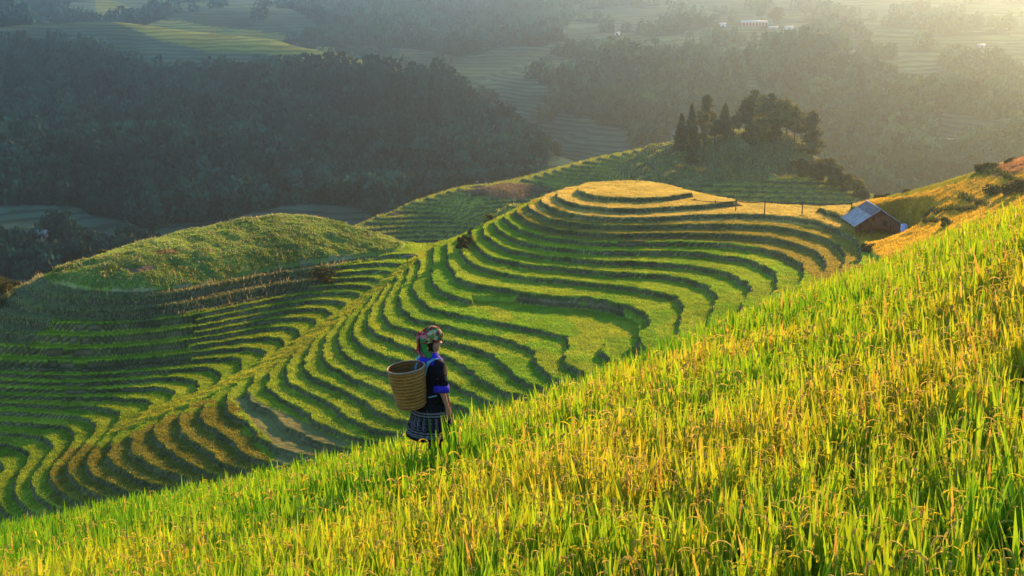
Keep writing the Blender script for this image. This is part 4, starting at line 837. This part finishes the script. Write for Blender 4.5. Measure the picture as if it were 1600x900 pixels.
for s in (-1, 1):
    h = addv((0, s*.085, .76), .085, 0); fx_ = 0.10 if s > 0 else -0.05; k = addv((fx_+.02, s*.088, .43), .052, h); a = addv((fx_-.01, s*.09, .085), .036, k); addv((fx_+.13, s*.095, .035), .03, a)
    sh_ = addv((0, s*.14, 1.20), .05, 2); el = addv((-.03, s*.205, .965), .036, sh_); wr_ = addv((.035, s*.222, .765), .023, el); pa = addv((.045, s*.218, .715), (.030, .018), wr_)
    for fo_, ln in ((.026, .088), (.010, .098), (-.007, .092), (-.022, .074)):
        k1 = addv((.047+fo_, s*.216, .672), .0095, pa); k2 = addv((.052+fo_*1.05, s*.208, .672-ln*.45), .0085, k1); addv((.046+fo_*1.05, s*.186, .672-ln*.85), .0075, k2)
    t1 = addv((.078, s*.206, .712), .011, pa); t2 = addv((.092, s*.196, .675), .009, t1); addv((.086, s*.186, .650), .008, t2)
def yaw(P3, a=R(-40), z0=1.27, z1=1.36):
    P3 = np.asarray(P3, float).reshape(-1, 3).copy(); k = sstep(z0, z1, P3[:, 2])*a; x = P3[:, 0]-.012; y = P3[:, 1].copy(); P3[:, 0] = .012+x*np.cos(k)-y*np.sin(k); P3[:, 1] = x*np.sin(k)+y*np.cos(k); return P3
body = skin('body', v, e, rd, M_SKIN, wom)
bm_ = body.data; co = np.empty(len(bm_.vertices)*3); bm_.vertices.foreach_get('co', co); co = co.reshape(-1, 3)
g3 = lambda c, s_: np.exp(-(((co-np.array(c))/np.array(s_))**2).sum(1))
hd = (co[:, 2] > 1.33) & (co[:, 0] > 0.03)
co[:, 0] += hd*(0.030*g3((.11,0,1.405), (.05,.012,.02))-0.012*(g3((.10,.033,1.43), (.05,.016,.012))+g3((.10,-.033,1.43), (.05,.016,.012)))+0.008*g3((.10,0,1.366), (.05,.022,.010)))
co0 = co; sc_ = np.tile(np.array([0.48, 0.24, 0.14]), (len(co), 1)); 
def blot(c, s_, col_, k=1.0):
    w_ = (np.clip(g3(c, s_)*1.5, 0, 1)*k)[:, None]; sc_[:] = sc_*(1-w_)+np.array(col_)*w_
for s in (-1, 1): blot((.105, s*.033, 1.432), (.04, .013, .006), (.03, .02, .015)); blot((.105, s*.034, 1.450), (.04, .018, .005), (.05, .03, .02), .8)
blot((.115, 0, 1.366), (.04, .02, .007), (.35, .10, .08), .8)
co = yaw(co); bm_.vertices.foreach_set('co', co.ravel()); a_ = bm_.color_attributes.new('Col', 'FLOAT_COLOR', 'POINT'); a_.data.foreach_set('color', np.concatenate([sc_, np.ones((len(co), 1))], 1).astype(np.float32).ravel()); bm_.update()
def ell(z_, rx, ry, n=40, cx=0, cy_=0, wob=None):
    t = np.linspace(0, 2*np.pi, n, endpoint=False); k = 1 if wob is None else 1+wob(t); return np.stack([cx+rx*np.cos(t)*k, cy_+ry*np.sin(t)*k, np.full(n, z_)], -1)
fold = lambda a, f, p: (lambda t: a*np.sin(f*t+p))
mb = MB(); mb.loft([ell(.79,.165,.195,48,0,0,fold(.03,9,0)),ell(.86,.155,.185,48,0,0,fold(.025,9,.5)),ell(.95,.135,.165,48,0,0,fold(.02,7,1)),ell(1.05,.135,.17,48,0,0,fold(.02,6,2)),ell(1.14,.132,.172,48),ell(1.20,.115,.158,48),ell(1.235,.092,.125,48),ell(1.262,.075,.085,48),ell(1.285,.062,.066,48)])
for s in (-1, 1):
    path = np.array([(0,s*.10,1.205),(-.004,s*.145,1.185),(-.015,s*.180,1.10),(-.024,s*.196,1.03),(-.028,s*.204,.955)]); mb.tube(path, [.062,.074,.070,.072,.076], 18)
mb.build('jacket', BLACKC, wom, True)
for s in (-1, 1):
    tb = MB(); t = np.linspace(0, 2*np.pi, 24, endpoint=False); c0 = np.array([-.024, s*.203, 0])
    rings = [np.stack([c0[0]+r_*np.cos(t), c0[1]+r_*np.sin(t), np.full(24, z_)+.006*np.sin(2*t)], -1) for r_, z_ in ((.072,1.005),(.080,1.004),(.086,.975),(.087,.938),(.080,.932),(.05,.94))]; tb.loft(rings); tb.build('cuff', BLUEC, wom, True)
MB().loft([ell(1.20,.125,.150,40,-.01),ell(1.235,.118,.140,40,-.012),ell(1.265,.090,.105,40,-.012),ell(1.30,.070,.076,40,-.006),ell(1.305,.058,.060,40,-.004)]).build('collar', BLUEC, wom, True)
# skirt: pleated, black with woven white bands
nr, nc = 66, 168; tt = np.linspace(0, 1, nr)[:, None]; ta = np.linspace(0, 2*np.pi, nc, endpoint=False)[None]; pl = 21
rad = .165+.085*tt; wob = 1+(.015+.045*tt)*np.sin(pl*ta+.8*np.sin(3*ta))+.03*tt*np.sin(3*ta+1); zz = .86-.45*tt+0*ta+.008*np.sin(pl*ta)*tt
cxk = -.02*tt; SV = np.stack([cxk+rad*wob*np.cos(ta), rad*1.02*wob*np.sin(ta), zz], -1)
ck = np.tile(np.array([.014, .013, .018]), (nr, nc, 1)); T2 = np.broadcast_to(tt, (nr, nc)); A2 = np.broadcast_to(ta, (nr, nc)); ph = (A2*pl/(2*np.pi)) % 1
WH = np.array([.22, .22, .22]); GR = np.array([.09, .09, .10]); r = np.random.default_rng(8)
for b_ in (.36, .42, .81, .87, .92): ck[(abs(T2-b_) < .017)] = WH*.9
pat = (T2 > .47) & (T2 < .76) & (ph > .18) & (ph < .85) & (r.uniform(0, 1, (nr, nc)) < .5); ck[pat] = GR*1.5
ck[(T2 > .47) & (T2 < .76) & (abs(ph-.5) < .06)] = WH*.6
fr = (np.cos(A2) > .86) & (T2 > .15); ck[fr] = np.array([.16, .05, .03])*(.5+r.uniform(0, 1, (nr, nc))[fr][:, None])
ck[T2 > .965] = np.array([.01, .011, .02])
inner = SV*np.array([.97, .97, 1]); allV = np.concatenate([SV.reshape(-1, 3), inner.reshape(-1, 3)]); f = grid_faces(nr, nc, True); m = nr*nc; rim = np.array([((nr-1)*nc+j, (nr-1)*nc+(j+1) % nc, m+(nr-1)*nc+(j+1) % nc, m+(nr-1)*nc+j) for j in range(nc)])
mk('skirt', allV, np.concatenate([f, f+m, rim]), M_CLOTH, wom, np.concatenate([ck.reshape(-1, 3)]*2), True)
for s in (-1, 1):
    fx_ = 0.10 if s > 0 else -0.05
    MB().tube([(0, s*.085, .70), (fx_*.6+.02, s*.087, .56), (fx_+.02, s*.088, .43), (fx_+.0, s*.089, .25), (fx_-.01, s*.09, .10)], [.085, .078, .066, .062, .050], 16).build('legging', BLACKC, wom, True)
# headscarf
def patch_col(P3, top):
    P3 = np.asarray(P3).reshape(-1, 3); r = np.random.default_rng(12); cols = np.array([(.50,.48,.30),(.10,.26,.05),(.45,.40,.18),(.34,.03,.03),(.40,.36,.12),(.04,.13,.04),(.30,.06,.04),(.02,.02,.02)]) if top else np.array([(.42,.025,.03),(.45,.03,.04),(.30,.02,.03),(.04,.22,.05),(.55,.22,.22)])
    seeds = r.uniform([-.16, -.15, 1.2], [.16, .15, 1.62], (2600 if top else 140, 3)); cid = r.integers(0, len(cols), len(seeds)); d = ((P3[:, None]-seeds[None])**2).sum(2); return cols[cid[d.argmin(1)]]
n1, n2 = 44, 120; phv = np.linspace(0.0, 1.0, n1); t = np.linspace(0, 2*np.pi, n2, endpoint=False); rings = []
for p_ in phv:
    z_ = 1.425+.158*p_; rr_ = math.sqrt(max(1-(max(p_, .0)*.985)**2.6, .0)); fold_ = 1+.035*np.sin(5*t+6*p_)+.02*np.sin(11*t-9*p_)
    rings.append(np.stack([.012-.018*(1-p_)+.122*rr_*np.cos(t)*fold_, .108*rr_*np.sin(t)*fold_, z_+.020*np.cos(t)*(1-p_)], -1))
V, F, T3 = loft(rings); mk('headscarf', yaw(V), [F, T3], M_CLOTH, wom, patch_col(V, True), True)
def drape(name, a0, a1, zs, rs, colf, thick=.012, amp=.10, cx=-.02, seed=0):
    rings = []; n = 40; r = np.random.default_rng(seed); p0 = r.uniform(0, 6)
    for i, (z_, r_) in enumerate(zip(zs, rs)):
        t = np.linspace(a0, a1, n); k = 1+amp*(i/(len(zs)-1))*np.sin(7*t+p0); o_ = np.stack([cx+r_*k*np.cos(t), r_*.9*k*np.sin(t), z_+.012*np.sin(5*t+p0)], -1); i_ = np.stack([cx+(r_*k-thick)*np.cos(t), (r_*k-thick)*.9*np.sin(t), z_+0*t], -1); rings.append(np.concatenate([o_, i_[::-1]]))
    V, F, T3 = loft(rings); mk(name, yaw(V), [F, T3], M_CLOTH, wom, colf(V), True)
drape('scarf_drape', R(100), R(262), np.linspace(1.515, 1.275, 14), [.116,.119,.120,.119,.116,.112,.108,.104,.101,.10,.10,.10,.10,.098], lambda V: np.where((V[:, 1] < -.035)[:, None] & (V[:, 2] < 1.47)[:, None], np.array([.045, .24, .05]), patch_col(V, False)))
drape('scarf_tail', R(150), R(215), np.linspace(1.50, 1.30, 14), [.120,.132,.138,.138,.136,.132,.13,.128,.127,.127,.127,.127,.127,.12], lambda V: np.where((np.sin(V[:, 1]*140+V[:, 2]*20) > .75)[:, None], np.array([.50, .30, .28]), np.array([.48, .03, .04])), .014, .12, -.02, 3)
drape('hair', R(78), R(104), np.linspace(1.47, 1.335, 8), [.112,.113,.112,.110,.106,.10,.095,.09], lambda V: np.zeros_like(V)+.012, .02, .02, 0.0, 4); drape('hair', R(256), R(284), np.linspace(1.47, 1.335, 8), [.106,.106,.105,.102,.098,.094,.09,.085], lambda V: np.zeros_like(V)+.012, .02, .02, 0.0, 5)
# back basket with straps
M_BASK = attr_mat('woven_bamboo', 0.65, 0.0, 40.0, 0.25, 0.3)
bo = wom.matrix_basis.copy(); bo = Matrix.Translation((WX, WY, WFEET))@Matrix.Rotation(R(38), 4, 'Z')
bas = empty('back_basket', (0, 0, 0), 'woven bamboo back basket worn on the shoulders, open at the top', 'basket')
top_c, bot_c = Vector((-.315, .012, 1.195)), Vector((-.255, 0, .765)); ax = (top_c-bot_c); Hb = ax.length
bas.matrix_basis = bo@Matrix.Translation(bot_c)@ax.to_track_quat('Z', 'Y').to_matrix().to_4x4()
nr, nc = 110, 132; s_ = np.linspace(0, 1, nr)[:, None]; ta = np.linspace(0, 2*np.pi, nc, endpoint=False)[None]
rb = np.where(s_ < .06, 0.118+.03*np.sqrt(np.clip(s_/.06, 0, 1)), .148+.049*((s_-.06)/.94)**.8); wv = .0030*np.sin(s_*34*np.pi)*np.sign(np.sin(33*ta))+.0022*np.cos(s_*34*2*np.pi); band = .0032*np.sin(s_*2*np.pi*12)
BV = np.stack([(rb+wv+band)*np.cos(ta), (rb+wv+band)*np.sin(ta), s_*Hb+0*ta], -1)
bc = np.array([.38, .19, .035])*(1+.45*np.sign(np.sin(33*ta))*np.sin(s_*34*np.pi))[..., None]*(.86+.30*np.sin(s_*2*np.pi*12)[..., None])*(1+.2*vnoise(np.broadcast_to(s_, (nr, nc))*3, np.broadcast_to(ta, (nr, nc)), .3, 3))[..., None]; bc = np.clip(bc, .02, 1)
mb = MB(); mb.add(BV.reshape(-1, 3), grid_faces(nr, nc, True), col=bc.reshape(-1, 3)); mb.add(np.concatenate([BV[0], np.zeros((1, 3))]), (), [(nc, (j+1) % nc, j) for j in range(nc)], np.array([.2, .11, .03]))
IV = BV[::3]*np.array([.955, .955, 1])+np.array([0, 0, .006]); mb.add(IV.reshape(-1, 3), grid_faces(len(IV), nc, True)[:, ::-1], col=(bc[::3]*np.array([.6, .55, .5])).reshape(-1, 3)); mb.add(np.concatenate([IV[4], IV[4].mean(0)[None]]), (), [(nc, j, (j+1) % nc) for j in range(nc)], np.array([.03, .02, .012]))
mb.build('woven_body', M_BASK, bas, True)
ring = [(.195*math.cos(a), .195*math.sin(a), Hb) for a in np.linspace(0, 2*np.pi, 49)]; MB().tube(ring, .0085, 8, (.42, .29, .16)).build('rim', M_BASK, bas, True)
for zf_, r_ in ((.965, .198), (.09, .157)): MB().tube([(r_*math.cos(a), r_*math.sin(a), Hb*zf_) for a in np.linspace(0, 2*np.pi, 49)], .0055, 6, (.30, .17, .06)).build('hoop', M_BASK, bas, True)
inv = bas.matrix_basis.inverted()
def ribbon(path, wid, mat, nm):
    path = np.array([inv@bo.inverted().inverted()@Vector(p_) for p_ in path]); side = np.array((inv@bo).to_3x3()@Vector((0, 1, 0))); nrm = np.array([0, 0, 1.0]); k = len(path); th_ = .006; V = []
    for i in range(k):
        tg = path[min(i+1, k-1)]-path[max(i-1, 0)]; tg /= np.linalg.norm(tg); nn = np.cross(tg, side); nn /= np.linalg.norm(nn); V.append([path[i]-side*wid-nn*th_, path[i]+side*wid-nn*th_, path[i]+side*wid+nn*th_, path[i]-side*wid+nn*th_])
    V, F, T3 = loft(V); mk(nm, V, [F, T3], mat, bas, None, False)
for s in (-1, 1):
    ribbon([(-.155, s*.085, 1.10), (-.135, s*.09, 1.19), (-.105, s*.098, 1.235), (-.05, s*.105, 1.262), (.0, s*.108, 1.258), (.045, s*.105, 1.235), (.078, s*.10, 1.19), (.100, s*.098, 1.12), (.112, s*.09, 1.0)], .022, STRAPC, 'strap')
    ribbon([(.112, s*.09, 1.0), (.095, s*.12, .95), (.04, s*.160, .91), (-.06, s*.160, .885), (-.13, s*.12, .87)], .010, STRAPC, 'strap')
MB().tube([(-.05, .185, Hb*.7), (-.06, .20, Hb*.66), (-.06, .205, Hb*.58), (-.05, .185, Hb*.55)], .006, 6, (.05, .035, .02)).build('cord_loop', M_BASK, bas)
# harvesters far away on the ridge
def small_person(px, py, D, bendf, top, low, hat, label, rz):
    q = mid_at(px, py, D); o = empty('person', q, label, 'person', 'harvesters on the far ridge', rz)
    v = [(0,0,.85),(.1*bendf,0,1.1),(.3*bendf,0,1.3),(.42*bendf,0,1.42),(.5*bendf,0,1.52)]; e = [(0,1),(1,2),(2,3),(3,4)]; rd = [.15,.15,.16,.06,.10]
    for s in (-1, 1):
        v += [(.02,s*.1,.75),(.03,s*.11,.42),(0,s*.12,.06),(.12,s*.12,.03)]; n = len(v); e += [(0,n-4),(n-4,n-3),(n-3,n-2),(n-2,n-1)]; rd += [.10,.07,.05,.045]
        v += [(.3*bendf,s*.2,1.28),(.3*bendf+.05,s*.26,1.0),(.3*bendf+.2,s*.24,.8)]; n = len(v); e += [(2,n-3),(n-3,n-2),(n-2,n-1)]; rd += [.065,.05,.04]
    b = skin('body', v, e, rd, M_SKIN, o, 1); c = np.empty(len(b.data.vertices)*3); b.data.vertices.foreach_get('co', c); c = c.reshape(-1, 3)
    cl = np.where((c[:, 2] > 1.36)[:, None], np.array([.35, .2, .12]), np.where((c[:, 2] > .85)[:, None], np.array(top), np.array(low))); a = b.data.color_attributes.new('Col', 'FLOAT_COLOR', 'POINT'); a.data.foreach_set('color', np.concatenate([cl, np.ones((len(c), 1))], 1).astype(np.float32).ravel())
    hx = .5*bendf; MB().loft([ell(1.58,.24,.24,16,hx),ell(1.62,.16,.16,16,hx),ell(1.72,.05,.05,16,hx)]).build('hat', hat, o)
small_person(745, 293.5, 402, .2, (.12,.13,.16), (.05,.05,.06), WHITEW, 'distant harvester in a white hat standing at the ridge edge', 0.5)
small_person(759, 294, 400, .3, (.03,.03,.035), (.45,.43,.40), HAIRM, 'dark clad harvester left of a pair in the brown field', 2.0)
small_person(763.5, 293.5, 400, .9, (.06,.05,.05), (.04,.04,.045), HAIRM, 'stooping harvester right of a pair in the brown field', 0.2)
